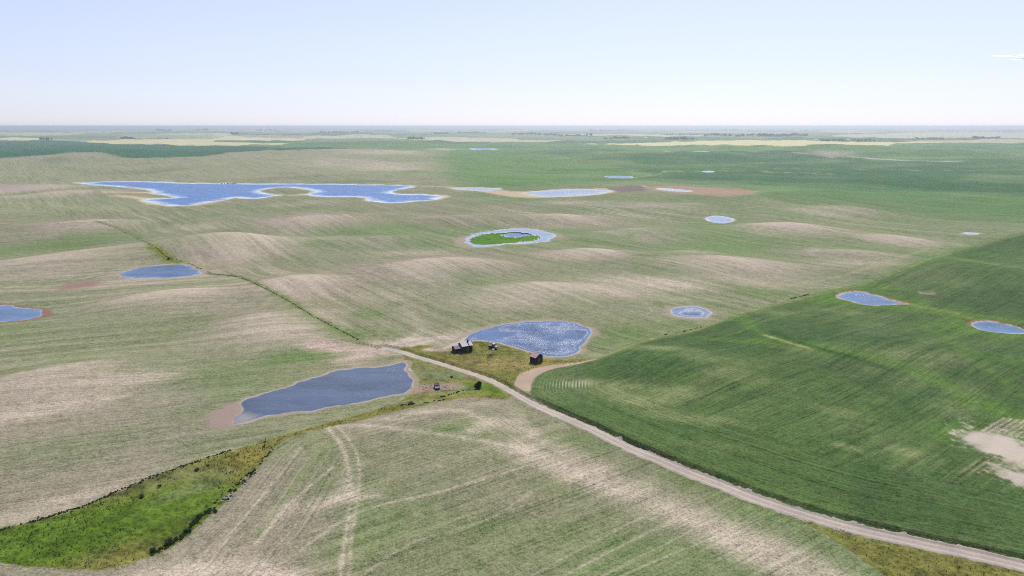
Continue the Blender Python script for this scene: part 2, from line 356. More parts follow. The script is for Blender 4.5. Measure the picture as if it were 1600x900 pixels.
def leaf_material(name, col, tl=.42):
    m, n, b = newmat(name); P = N(n, 'ShaderNodeNewGeometry').outputs['Position']
    a = noise(n, P, .9, 3, .6)
    g = math_(n, 'ADD', math_(n, 'MULTIPLY', math_(n, 'SUBTRACT', a, .5), 1.6), 1.0)
    L(n, scaled(n, col, math_(n, 'MAXIMUM', g, .3)), b.inputs['Base Color']); b.inputs['Roughness'].default_value = .8
    b.inputs['Specular IOR Level'].default_value = .2
    tr_ = N(n, 'ShaderNodeBsdfTranslucent'); L(n, scaled(n, col, math_(n, 'MAXIMUM', g, .3)), tr_.inputs[0])
    mx = N(n, 'ShaderNodeMixShader'); mx.inputs[0].default_value = tl; L(n, b.outputs[0], mx.inputs[1]); L(n, tr_.outputs[0], mx.inputs[2])
    L(n, mx.outputs[0], n.nodes['Material Output'].inputs['Surface'])
    return m
M_LAND = land_material(); M_WATER = water_material('pond_water', (.065, .135, .27)); M_LAKE = water_material('lake_water', (.018, .125, .36), 1.5, .28, (.50, .60, .70)); M_MURKY = water_material('murky_water', (.074, .102, .160), .45, .25, (.30, .27, .24))
M_BRIGHT = water_material('sunlit_ruffled_water', (.10, .15, .25), 3.6, .30)
M_GLINT = water_material('ruffled_water', (.060, .12, .25), 1.9, .26); M_PALEW = water_material('pale_glint_salt_water', (.22, .30, .42), .9, .25, (.40, .42, .42)); M_ROAD = road_material()  # M_PALEW: whitish glint of the pale ponds put into the water colour

def tag(o, label=None, cat=None, group=None, kind=None):
    if label: o['label'] = label
    if cat: o['category'] = cat
    if group: o['group'] = group
    if kind: o['kind'] = kind
    return o

# ------------------------------------------------------------ the land: one sheet, finer where it is looked at
az = np.concatenate([np.arange(-41, 41.001, .09), np.arange(45, 318.9, 4.0)]); NC = len(az)
deps = np.arange(38.0, 3.0, -.062)
D = np.concatenate([[.5, 25, 55, 85, 105, 118], CAM_H/np.tan(np.radians(deps))])
ff = [D[-1]]
while ff[-1] < 46000: ff.append(ff[-1]*1.0105)
D = np.concatenate([D, ff[1:]]); NR = len(D)
A, R_ = np.meshgrid(np.radians(az), D)
X = (R_*np.sin(A)).ravel(); Y = (R_*np.cos(A)).ravel(); DD = R_.ravel()
ex = {}
Z = h_full(X, Y, ex)
sdw, pidx, rd, hw, side, crd = ex['sdw'], ex['idx'], ex['rd'], ex['hw'], ex['side'], ex['crop']
HK, BK = knoll_fields(X, Y)

def wob(s, amp, seed): return (fbm(X, Y, s, 3, seed)-.5)*amp
K = 1.36
def alb(*c): return lin(c)/K
C_ST, C_STG, C_BARE = alb(160,151,122), alb(124,140,92), alb(212,195,172)
C_CROP, C_CROPD, C_CROPL = alb(90,114,62), alb(68,95,53), alb(124,136,90)
C_OL, C_LUSH, C_OR, C_GG = alb(130,128,66), alb(102,128,44), alb(140,128,64), alb(132,138,98)
C_MUD, C_SALT, C_RED, C_PINK = alb(176,160,138), alb(222,214,200), alb(172,122,84), alb(196,172,150)
base = np.tile(C_ST, (len(X), 1)); cover = np.zeros((len(X), 3)); cover[:, 0] = 1
def blend(mask, col):
    global base
    base = base*(1-mask[:, None]) + np.asarray(col)*mask[:, None]
def setcover(mask, k):
    global cover
    t = np.zeros(3)
    if k >= 0: t[k] = 1
    cover = cover*(1-mask[:, None]) + t*mask[:, None]
def soft(sd, wd): return sstep(wd, -wd, sd)

# rolling field colour: hollows are greener, knolls barer
big = fbm(X, Y, 120, 3, 21); big2 = fbm(X, Y, 420, 3, 23)
near = 1-sstep(300, 620, DD)
hol = sstep(.48, .68, big)*.6+sstep(.5, .66, big2)*.5
blend(np.clip(hol, 0, .85), C_STG)
blend(sstep(.5, .68, fbm(X, Y, 75, 3, 25))*.5, alb(170,154,138))
east = sstep(-100, 420, X-.15*(Y-500))*sstep(430, 620, DD)*(1-sstep(2600, 3600, DD))
blend(east*.62*(.6+.8*fbm(X, Y, 90, 2, 27)).clip(0, 1.3), alb(116,142,80))

blend((1-sstep(.15, 1.8, HK))*sstep(300, 460, DD)*(1-sstep(1500, 2500, DD))*.5, alb(136,144,104))

# crop rows: across-row and along-row distance, per field
def rowdir(deg):
    a = math.radians(deg); return -X*math.sin(a)+Y*math.cos(a), X*math.cos(a)+Y*math.sin(a)
ru, rv = rowdir(128); far1 = sdf(LEFTFIELD, X, Y, 30)
lu, lv_ = rowdir(19); k = far1 < 0; ru[k] = lu[k]; rv[k] = lv_[k]
fh = sdf(FOREHILL, X, Y, 60)
fu, fv = rowdir(33); k = fh < 0; ru[k] = fu[k]; rv[k] = fv[k]
k = (fh < 0) & (fh > -26) & (X < 5) ; ru[k] = fh[k]
cu, cv_ = rowdir(38); k = crd < 0; ru[k] = cu[k]; rv[k] = cv_[k]
crd2 = sdf(CROP, X, Y, 60); k = (crd2 < 0) & (crd2 > -34) & (DD < 480); ru[k] = crd2[k]
warp = fbm(X, Y, 60, 2, 55)*3
strk = vnoise(ru*.13+warp*.15, rv*.006, 31)*.5+vnoise(ru*.42, rv*.010, 32)*.5

bare = np.clip(BK*1.35*(.45+strk*1.1)-.10, 0, 1)
gen = sstep(.56, .8, fbm(X, Y, 210, 3, 41)*.55+strk*.45)*.5*sstep(250, 500, DD)*(1-.6*east)
blend(np.clip(BK*1.1, 0, .6)*(.6+.8*vnoise(ru*.3, rv*.01, 36)), alb(172,156,140)); blend(np.clip(np.maximum(bare*.92, gen), 0, .92), C_BARE)
cover[:, 0] *= 1-.35*bare

def blob(u, v, rx, ry, s, col, sh=1.4, streaky=.5, cv=None, rag=.8):
    x0, y0 = at(u, v); mu, mv = mpp(u, v); c, sn = math.cos(math.atan2(x0, y0)), math.sin(math.atan2(x0, y0))
    k = (abs(X-x0) < 4*max(rx*mu, ry*mv)) & (abs(Y-y0) < 4*max(rx*mu, ry*mv))
    if not k.any(): return
    dx, dy = X[k]-x0, Y[k]-y0
    q = ((dx*c-dy*sn)/(rx*mu))**2+((dx*sn+dy*c)/(ry*mv))**2
    q = q*np.maximum(1-rag*.5+rag*fbm(X[k], Y[k], max(rx*mu*.35, 2), 4, 61), .3)
    mm = np.zeros(len(X)); mm[k] = np.clip(s*np.exp(-q**sh)*(1-streaky+streaky*2*strk[k]), 0, 1)
    blend(mm, col)
    if cv is not None: setcover(mm, cv)
def stroke(P, wd, s, col, brk=.5, cv=None, kk=3):
    q = atp(P, False, kk); d, _, _ = pline(q, X, Y, wd*3); k = d < wd*2.9; mm = np.zeros(len(X))
    mm[k] = s*np.exp(-(d[k]/wd)**2)*np.clip(1-brk+brk*2*fbm(X[k], Y[k], wd*2.5, 2, 63), 0, 1.2)
    blend(np.clip(mm, 0, 1), col)
    if cv is not None: setcover(np.clip(mm, 0, 1), cv)
# pale and green patches of the stubble
PINKB = alb(198,176,158)
for a in [(200,592,90,9,.6),(60,640,110,12,.55),(640,540,60,9,.75),(560,545,60,10,.75),(720,525,60,9,.35),(480,515,70,14,.4),
          (590,462,90,12,.25),(770,470,70,12,.3),(1000,440,90,10,.5),(960,455,80,9,.4),(1050,445,70,9,.45),(1180,440,80,7,.4),(1100,470,60,5,.3),
          (640,395,60,6,.3),(1290,330,60,4,.4),(300,355,60,5,.3),(500,372,60,6,.35),(1180,352,40,4,.3),(1400,372,60,4,.5),(1350,410,70,5,.4),
          (1030,318,60,3,.4),(890,317,60,3,.5),(760,312,50,3,.2),(470,318,60,3,.25),(120,775,120,10,.3),(330,720,60,9,.3),(60,800,90,14,.35)]:
    blob(*a, C_BARE)
for a in [(575,492,28,7,.8),(230,560,45,10,.35),(480,552,60,10,.6),(460,562,80,9,.4),(250,380,120,9,.4),(80,383,120,8,.7),(300,445,80,9,.35),(160,500,140,14,.4),
          (560,520,70,10,.4),(990,520,50,13,.9),(950,535,50,9,.7),(1060,508,40,7,.6),(1130,475,60,8,.5),(1200,458,60,6,.5),(1340,432,70,8,.4),(1440,395,60,8,.5),(1280,640,5,5,0),
          (740,440,50,6,.2),(1120,350,60,9,.35),(1000,345,60,6,.4),(1240,375,60,8,.3),(330,640,70,12,.4),(600,355,120,8,.35),(1000,310,200,8,.45),(90,700,160,18,.25),
          (720,670,55,12,.5),(930,690,70,14,.5),(1000,850,110,20,.35),(560,850,90,20,.3),(760,820,110,14,.25),(1080,745,60,10,.5),(1200,800,50,10,.5),(860,760,50,10,.4)]:
    blob(*a, alb(116,138,80), streaky=.5)
blob(983, 370, 9, 2.4, .5, alb(110,146,66)); blob(40, 303, 18, 1.6, .9, alb(90,125,70))
blob(122, 446, 36, 5, .9, alb(160,128,118), 2.5, 0, -1)
blob(1270, 390, 13, 4, .7, alb(190,180,172)); blob(1000, 322, 90, 2.5, .5, alb(188,172,165))
# foreground knoll: worn tracks and the bare crest
for P, wd, s in [([(512,668),(535,700),(546,745),(546,800),(536,860),(530,930)], .8, .6), ([(530,668),(556,705),(562,750),(556,800),(548,850),(545,930)], .5, .5), ([(545,745),(535,775),(500,795)], 3, .4),
                 ([(480,668),(560,664),(640,672),(760,690),(850,712)], 1.5, .5), ([(810,700),(880,730),(960,765),(1050,800),(1130,838),(1200,870),(1280,915)], 5.5, .75),
                 ([(850,690),(930,730),(1020,765),(1120,815),(1240,860),(1330,915)], 4.0, .4), ([(440,800),(520,780),(580,775)], 3.0, .5), ([(200,905),(290,893),(380,885),(450,905)], 3.6, .85),
                 ([(600,655),(700,640),(760,655),(800,670)], 2.2, .45), ([(740,672),(790,655),(830,680)], 4, .5),
                 ([(400,850),(450,790),(520,730)], .7, .6), ([(330,870),(390,800),(470,700)], .6, .5), ([(880,900),(980,848),(1080,800)], .4, .35), ([(930,905),(1040,850),(1110,815)], .4, .35), ([(960,905),(1060,862),(1120,835)], .4, .35), ([(820,905),(960,830),(1040,790)], .35, .3),
                 ([(560,905),(640,850),(760,812),(830,770)], .5, .35), ([(470,860),(560,800),(700,765),(850,720)], .6, .45), ([(0,640),(120,628),(200,618)], 1.6, .5),
                 ([(840,445),(850,460),(870,478)], .5, .2), ([(1000,492),(1018,488),(1015,480)], .6, .4), ([(1190,452),(1170,446),(1150,444)], .8, .4)]:
    stroke(P, wd, s, C_BARE)
for P, wd, s in [([(400,840),(450,770),(490,720),(520,690)], 1.2, .35)]:
    stroke(P, wd, s, alb(108,140,66))
for P, wd, s in [([(0,700),(120,680),(250,668),(420,648),(540,640)], .5, .45), ([(0,760),(150,715),(330,675)], .5, .3), ([(560,490),(680,520),(760,540)], .5, .2), ([(500,800),(640,765),(790,718)], .4, .3)]:
    stroke(P, wd, s, alb(100,118,72))
# worn turning place at the head of the track, with tyre loops
stroke([(490,540),(530,544),(580,546),(630,549)], 5.5, 1.15, alb(206,184,164), .35)
stroke([(470,520),(520,538),(570,552),(560,566)], 6.0, .6, PINKB, .5)
stroke([(620,540),(660,532),(720,528),(780,512),(860,500)], 4.2, .7, PINKB, .6)
stroke([(530,566),(560,560),(580,552),(600,548)], 4, .8, PINKB, .5)
stroke([(600,548),(660,520),(640,490),(630,480)], 4, .35, C_BARE, .8)
for P in [[(600,548),(640,535),(700,528)], [(640,545),(690,532),(720,535)], [(560,556),(600,546),(640,530)]]:
    stroke(P, .9, .45, C_SALT, .9)

# weedy fence line, upper left to the track head
FL = [(150,345),(190,358),(215,372),(245,388),(262,402),(290,410),(330,427),(375,433),(400,443),(430,458),(460,475),(490,494),(530,515),(562,532)]
stroke(FL, 2.4, .75, alb(112,128,66), .3, 2)
stroke([(238,385),(252,395),(268,404),(285,408)], 5, .9, alb(128,134,48), .3, 2)
stroke([(430,462),(480,492),(530,520),(565,537)], 7, .5, alb(124,140,80), .3)
# bright green low ground beside the fence
stroke([(350,440),(420,480),(470,500)], 6, .2, C_STG, .4)

# lands beyond: quarter sections with their own crops
q = sstep(2600, 3800, DD)
gx = np.floor((X*.97+Y*.24)/820+.37).astype(int); gy = np.floor((Y*.97-X*.24)/1640+.2).astype(int)
hsh = vnoise(gx*3.7+.5, gy*5.3+.5, 77)
pal = [alb(118,146,84), alb(96,132,70), alb(150,156,112), alb(84,118,66), alb(206,202,150), alb(112,142,80), alb(130,150,96), alb(176,170,138)]
sel = (hsh*97).astype(int) % 8
fc = np.array(pal)[sel]*(.9+.25*fbm(X, Y, 500, 2, 81))[:, None]
m_ = q
base = base*(1-m_[:, None])+fc*m_[:, None]
def far_poly(P, col, wd=2.0, s=1.0, cv=None, wv=6.0, k=3):
    q_ = atp(P, True, k); rad = math.hypot(*q_.mean(0)); mg = max(60, rad*.05)
    d = sdf(q_, X, Y, mg) + wob(40 if rad < 1500 else 160, wv, 91)
    mm = soft(d, wd*max(1, rad/900))*s
    blend(mm, col)
    if cv is not None: setcover(mm, cv)
    return mm
G1, G2, G3 = alb(100,134,70), alb(70,112,66), alb(108,148,84)
TEAL = alb(56,102,62)
# right-hand far green land
far_poly([(560,228),(700,225),(900,222),(1200,226),(1620,226),(1700,260),(1700,345),(1500,330),(1380,318),(1250,305),(1120,290),(900,286),(760,290),(690,285),(640,268),(600,250)], G3, 50, .9, wv=260)
far_poly([(860,238),(980,240),(1100,236),(1250,235),(1400,250),(1620,246),(1700,270),(1700,310),(1500,300),(1300,286),(1150,284),(1040,280),(1000,268),(900,250)], alb(66,110,62), 6, .75, wv=40)
far_poly([(650,245),(800,238),(920,250),(1010,262),(1000,280),(900,284),(760,288),(700,275)], alb(108,142,70), 45, .7, wv=260)
far_poly([(1000,276),(1150,270),(1300,272),(1600,280),(1600,300),(1350,300),(1200,290),(1050,286)], TEAL, 8, .45, wv=40)
far_poly([(1200,300),(1400,300),(1650,306),(1650,340),(1480,345),(1350,325),(1230,318)], alb(96,130,64), 8, .6, wv=30)
bd = sstep(900, 1300, DD)*(1-sstep(3500, 5000, DD))*sstep(-200, 200, X)
blend(sstep(.48, .62, fbm(X*.6, Y, 190, 3, 401))*.45*bd, alb(60,104,62)); blend(sstep(.55, .7, fbm(X*.6, Y, 150, 3, 403))*.35*bd, alb(140,158,100))
# pasture north and west of the long lake
PAST = alb(156,158,120)
far_poly([(-200,252),(0,247),(100,240),(150,239),(200,247),(300,245),(400,237),(500,234),(620,236),(700,242),(680,262),(700,285),(640,289),(500,285),(300,284),(120,284),(100,300),(220,318),(200,326),(60,330),(-200,330)], PAST, 30, .8, wv=200)
far_poly([(-60,216),(100,220),(190,226),(245,224),(300,228),(380,228),(440,230),(560,231),(500,233),(400,236),(370,238),(300,245),(205,247),(180,242),(130,238),(0,247),(-200,252),(-200,216)], alb(50,106,66), 4, 1, 1, wv=20)
for a in [(600,238,60,3,.6),(530,255,60,4,.4),(620,262,60,4,.55),(690,232,40,1.5,.6),(590,258,30,2,.4),(100,300,90,3,.4),(60,292,80,3,.4),(45,293,60,2.2,.7),
          (1300,240,30,2,.5),(850,355,60,3,.2)]: blob(*a, C_BARE)
for a in [(640,268,30,3,.7),(560,268,60,2,.3)]: blob(*a, alb(118,150,72))
for a in [(230,270,60,2,.5),(560,282,90,1.6,.6),(450,278,60,1.5,.4),(90,248,20,2,.4)]: blob(*a, alb(112,124,86))
# pale oilseed and fallow strips near the skyline
CAN = alb(232,222,160); PALE = alb(214,206,162)
for P, c_, s in [([(-40,215),(60,215.7),(62,219),(-40,219.3)], CAN, .9),
    ([(125,220.5),(190,217.8),(330,217),(475,216.6),(472,219.6),(400,220),(330,221.8),(450,224.5),(300,227),(245,225),(190,225)], CAN, .85),
    ([(330,212.3),(352,211.3),(400,214.2),(478,217),(340,217.2)], CAN, .9), ([(200,210.5),(330,210),(340,216.5),(200,216.5)], alb(170,180,128), .8),
    ([(668,217.2),(800,217.4),(905,220),(800,221.6),(700,220.6)], PALE, .8),
    ([(912,226),(1000,223.2),(1100,220),(1200,219.4),(1400,221.6),(1485,222.6),(1400,224),(1250,228),(1180,227),(1100,226)], CAN, 1),
    ([(1296,213),(1345,209.2),(1480,207.4),(1640,209),(1640,215.5),(1500,214.5),(1400,216)], PALE, .9), ([(1400,220.2),(1500,218.6),(1640,217.4),(1640,223.8),(1480,222.4)], PALE, .8),
    ([(846,211.3),(950,208.6),(1012,209.4),(900,212)], PALE, .8), ([(1000,206.5),(1180,206),(1250,208),(1100,208.5)], alb(190,196,160), .6)]:
    far_poly(P, c_, 1.2, s, cv=-1, wv=10, k=2)
far_poly([(338,219),(400,219.2),(470,219.5),(460,222),(345,221.4)], TEAL, 1.2, .8, k=2)

# salt flats right of the long lake
far_poly([(742,298),(800,297),(860,297),(930,295),(1000,290),(1010,293),(960,300),(900,307),(840,310),(800,308),(770,303)], alb(214,190,156), 3, .9, -1, wv=8)
far_poly([(950,294),(990,290),(1020,293),(1000,298),(960,299)], alb(128,112,108), 3, .9, -1, wv=8)
far_poly([(1010,291),(1080,292),(1150,295),(1185,300),(1140,307),(1090,303),(1030,298)], alb(184,152,130), 4, .85, -1, wv=16)
far_poly([(640,288),(700,292),(790,294),(780,299),(720,299),(690,293)], alb(205,192,160), 3, .6, -1, wv=8)
far_poly([(-60,288),(40,288),(110,287),(60,297),(-60,300)], alb(190,172,156), 3, .8, -1, wv=8)
for P in [[(170,300),(240,300),(300,303)], [(180,306),(230,311),(240,318),(300,322),(340,312)]]: stroke(P, 9, .8, alb(222,200,160), .4, -1)
for P, wd in [([(1040,268),(1100,267),(1180,268),(1300,272)], 6), ([(950,280),(1010,276),(1040,268)], 5)]: stroke(P, wd, .5, alb(180,184,130), .5)
stroke([(1130,264),(1250,263),(1400,265),(1600,266)], 9, .4, alb(150,165,110), .5)
stroke([(1330,245),(1420,251),(1500,252)], 14, .6, C_SALT, .8)
stroke([(1240,238),(1270,241),(1300,246)], 12, .6, PINKB, .5)

# the green crop
crw = crd2 + wob(5, 1.0, 101)
cm = soft(crw, .45)
cc = C_CROP*(1-sstep(.42, .7, fbm(X, Y, 55, 3, 111))[:, None]*.55)+C_CROPD*sstep(.42, .7, fbm(X, Y, 55, 3, 111))[:, None]*.55
lt = (sstep(.52, .8, strk*.45+fbm(X, Y, 40, 3, 113)*.55)*.4)[:, None]
cc = cc*(1-lt)+C_CROPL*lt
ed_ = (sstep(-9, 0, crd2)*.45*np.where(side*(rd < 44) > 0, .3, 1))[:, None]; cc = cc*(1-ed_)+alb(122,142,84)*ed_
base = base*(1-cm[:, None])+cc*cm[:, None]; setcover(cm, 1)
incrop = cm > .5
def cblob(*a, **k):
    global base, cover
    b0 = base.copy(); c0 = cover.copy(); blob(*a, **k); base[~incrop] = b0[~incrop]; cover[~incrop] = c0[~incrop]
for a in [(960,610,36,12,.8),(1000,630,50,10,.85),(1070,655,80,9,.55),(920,600,16,5,.8),(1030,545,50,7,.7),(1100,560,60,7,.35),(1250,545,60,4,.25),(1050,615,60,9,.6),
          (1400,560,70,12,.3),(1460,600,60,12,.25),(1330,490,60,6,.3),(1220,490,40,5,.35),(1410,707,30,8,.6),(1320,700,25,5,.6),(1500,640,50,12,.25),(1310,645,50,7,.3),(1100,700,60,8,.2),(1560,500,5,5,0),
          (1160,590,70,10,.3),(1480,560,60,10,.25)]:
    cblob(*a, alb(150,158,106))
LG = alb(100,136,54)
for a in [(1300,470,40,8,.8),(1370,450,30,4,.6),(1480,490,90,5,.5),(1500,515,50,8,.6),(1560,560,60,10,.35),(1500,680,40,20,.5),(1580,690,60,16,.6),(1560,400,60,5,.4),(1480,405,60,4,.5),(1340,560,60,6,.3),(1180,535,70,5,.6),(1550,640,60,14,.35)]:
    cblob(*a, LG)
stroke([(1150,490),(1180,515),(1215,530),(1300,545),(1370,560),(1440,585),(1520,625),(1600,665)], 4.5, .55, LG, .5)
stroke([(1195,525),(1230,536),(1262,545)], 1.2, .8, alb(172,172,112), .3)
stroke([(1205,520),(1260,540),(1330,560),(1380,575)], 2.5, .6, alb(40,78,34), .4)
stroke([(1420,476),(1480,488),(1530,502)], 3, .5, alb(150,150,70), .4)
stroke([(1470,400),(1540,412),(1600,420)], 4, .6, alb(118,150,70), .4)
stroke([(1440,512),(1500,540),(1560,590),(1600,620)], 3, .35, LG, .4)
cblob(1448, 458.5, 13, 2.4, .95, alb(168,150,130), sh=3, streaky=0, cv=-1); cblob(1448, 457.6, 8, 1.2, .8, alb(90,110,60), sh=3, streaky=0)
for P in [[(1275,720),(1360,682),(1460,640)], [(1300,735),(1400,690)], [(1500,760),(1600,700)], [(1520,780),(1620,725)]]: stroke(P, .5, .45, alb(40,74,36), .5)
# bare sandy scald at the right
for a in [(1545,692,34,19,1.0),(1600,715,34,22,1.0),(1525,684,18,9,.8),(1590,748,30,10,.8),(1570,695,20,14,.8)]:
    cblob(*a, alb(214,200,182), sh=2.6, streaky=.6, cv=-1, rag=2.4)
for i in range(9):
    u0 = 1535+i*11; stroke([(u0,676+i*1.0),(u0+34,655+i*1.0)], .45, .8, alb(198,182,158), .5)
for i in range(7):
    u0 = 1500+i*14; stroke([(u0,741),(u0+30,721)], .4, .45, alb(176,168,128), .6)
# concentric drill rows at the tip of the crop
tipx, tipy = at(893, 603)
dt = np.hypot(X-tipx, Y-tipy); kk = (dt < 26) & incrop
tipm = np.where(kk, np.clip(1-dt/26, 0, 1), 0)
ringv = .5+.5*np.sin(crd2*2*math.pi/1.25)
tx_, ty_ = at(903, 603)
hot = np.exp(-((X-tx_)/7.5)**2-((Y-ty_)/3.2)**2)
ringm = sstep(.35, .9, ringv)*np.clip(hot*1.1+tipm*.30, 0, .95)*sstep(tx_+7, tx_+1, X)*incrop
blend(ringm, alb(205,198,165)); setcover(np.clip(hot+tipm*.5, 0, 1)*.6, -1)

# grass: yard, strip, corner
for poly, nm in ((YARD, 'yard'), (STRIP, 'strip'), (CORNER, 'corner')):
    d = sdf(poly, X, Y, 40) + wob(4, 1.6, 121)
    mm = soft(d, .5)
    if nm == 'yard': yard_d = d
    if nm == 'strip': strip_d = d
    if nm == 'corner': corner_d = d
    blend(mm, C_OL); setcover(mm, 2)
def gblob(*a, **k):
    global base
    b0 = base.copy(); blob(*a, **k); keep = ~((yard_d < 0) | (strip_d < 0) | (corner_d < 0)); base[keep] = b0[keep]
for a in [(140,825,190,42,1.0),(300,790,60,40,.9),(30,850,120,40,1.0),(740,606,45,11,1.0),(790,612,30,10,.9),(700,590,30,5,.5)]: gblob(*a, C_LUSH, sh=2.2, streaky=0)
for a in [(150,840,60,20,.6),(60,870,70,20,.5),(250,830,40,20,.5),(180,805,40,12,.5)]: gblob(*a, alb(82,106,30), sh=2, streaky=.2)
for a in [(375,722,40,10,.7),(395,705,30,8,.7),(640,612,20,5,.6),(700,617,60,4,.4),(870,562,40,6,.5)]: gblob(*a, C_OR, sh=2, streaky=.2)
for a in [(690,588,45,9,.8),(670,575,30,10,.5),(690,612,60,7,.55),(650,626,40,6,.5),(230,755,90,12,.4),(330,745,40,14,.35),(290,770,50,8,.4)]: gblob(*a, C_GG, sh=2, streaky=.2)
for a in [(770,573,70,15,.75),(720,572,50,8,.4),(1330,830,60,12,.35)]: gblob(*a, alb(150,136,84), sh=2, streaky=.2)
for a in [(690,548,25,4,.7),(850,552,30,4,.5),(790,590,30,6,.5),(735,540,30,3,.6)]: gblob(*a, alb(112,124,48), sh=2, streaky=.2)
for a in [(205,765,30,7,.6),(240,748,30,6,.5),(330,728,30,5,.5),(100,805,60,6,.4),(255,845,40,8,.5),(300,815,30,10,.5)]: gblob(*a, alb(78,88,40), sh=2, streaky=.2)
for a in [(1240,806,40,8,.5),(1300,838,30,8,.4)]: gblob(*a, alb(120,132,62), sh=2, streaky=.2)
blob(676, 551, 16, 3.2, .95, alb(212,190,168), 2.5, 0, -1)
for a in [(668,606,34,6,.9),(690,605,40,5,.85),(650,610,14,5,.8),(705,602,18,4,.7)]: blob(*a, alb(176,150,130), 2.2, .3, -1)
d = sdf(TRACK, X, Y, 30) + wob(4, .8, 131); mm = soft(d, .5); blend(mm*.95, C_PINK*(.85+.3*fbm(X, Y, 6, 2, 3))[:, None]); setcover(mm, -1)
d = side_d = rd-hw; vrg = np.where((d > -.5) & (d < 2.2), 1, 0)*np.where(DD < 420, 1, 0)*sstep(2.4, 1.0, d)
blend(vrg*.45*(fbm(X, Y, 5, 2, 8) > .42), alb(120,128,78))
# spilled earth along the crop edge beside the yard, and a track along the crop edge further on
stroke([(930,558),(1010,533),(1060,523),(1105,511),(1150,494),(1200,480),(1260,466),(1330,450),(1400,426),(1460,403),(1530,383),(1600,366)], 1.6, .7, alb(150,156,98), .5)
stroke([(1330,447),(1400,424),(1460,401),(1530,381),(1600,364),(1680,345)], 7, .5, alb(112,138,78), .6)
stroke([(1200,452),(1300,434),(1380,412),(1450,388)], 2.0, .55, alb(178,168,130), .5)

# marsh inside the ring pond
isl = sdf(PONDS[7]['isl'], X, Y, 60)+wob(8, 3, 141); mm = soft(isl, .9)*np.where(sdw > -.5, 1, 0); blend(mm, alb(92,136,36)); setcover(mm*.6, 2)
# shores
for i, p in enumerate(PONDS):
    k = (pidx == i) & (sdw < 60)
    if not k.any(): continue
    mdw = p['mud']*np.clip(2.2*fbm(X, Y, 12 if p['D'] < 900 else 60, 3, 150+i)-.25, .08, 2); s_ = sdw
    if p['isl'] is not None and i == 7: notisl = np.where(isl < 3, 0, 1)
    else: notisl = 1
    c_ = {'mud': C_MUD, 'red': C_RED, 'redmud': alb(150,112,100), 'salt': alb(216,202,172), 'none': C_STG}[p['rim']]
    if p['mud'] > 0:
        mm = np.where(k, soft(s_-mdw, mdw*.35+.01), 0)*notisl*.85; blend(mm, c_); setcover(mm, -1)
    wrim = {'mud': .5, 'red': .6, 'redmud': .4, 'salt': 5.0, 'none': 0}[p['rim']]
    if wrim:
        wrim = wrim*np.clip(.15+1.9*(fbm(X, Y, 7 if p['D'] < 900 else 50, 3, 170+i)-.2), .08, 2)
        mm = np.where(k & (s_ < wrim*2), np.exp(-np.maximum(s_-.1, 0)**2/(wrim*wrim)), 0)*(.85 if p['rim'] in ('salt', 'red') else .5)*notisl; blend(mm, C_SALT)
    if p['rim'] == 'red':
        mm = np.where(k, np.exp(-((s_-7)/5)**2), 0)*.5; blend(mm, LG)
# widen the mud at the tail of the near pond, at its right bank and left of the ring pond
def wet(*a, **k):
    blob(*a, **k)
for a in [(348,650,24,13,1),(362,638,16,12,.8),(352,660,30,9,.8)]: wet(*a, alb(172,150,138), sh=2.2, streaky=.1, cv=-1)
for a in [(722,377,13,7,.9),(880,372,12,4,.5)]: wet(*a, alb(176,160,140), sh=2.5, streaky=.1, cv=-1)
for a in [(1100,489,20,9,.0)]: pass

# fine relief: clods, tussocks, drilled rows
micro = (vnoise(X*1.6, Y*1.6, 201)-.5)*.10*cover[:, 0] + (vnoise(X*1.1, Y*1.1, 203)-.5)*.45*cover[:, 2] + ((vnoise(X*1.3, Y*1.3, 205)-.5)*.22+(vnoise(ru*1.1, rv*.05, 207)-.5)*.16)*cover[:, 1]
Z = Z + micro*(DD < 1200)*(rd > hw+.2)*(sdw > .3)

# normals of the whole sheet, so that its separately named pieces meet without a seam
I = np.arange(NR*NC).reshape(NR, NC)
P3 = np.stack([X, Y, Z], 1)
a = I[:-1, :]; b = np.roll(I, -1, 1)[:-1, :]; c = np.roll(I, -1, 1)[1:, :]; d = I[1:, :]
F = np.stack([a.ravel(), d.ravel(), c.ravel(), b.ravel()], 1)
fn = np.cross(P3[F[:, 1]]-P3[F[:, 0]], P3[F[:, 3]]-P3[F[:, 0]])
if fn[1000, 2] < 0: F = F[:, ::-1].copy(); fn = -fn
fn /= np.linalg.norm(fn, axis=1)[:, None]+1e-12
VN = np.zeros_like(P3)
for j in range(4):
    for ax in range(3): VN[:, ax] += np.bincount(F[:, j], fn[:, ax], len(P3))
VN /= np.linalg.norm(VN, axis=1)[:, None]+1e-12

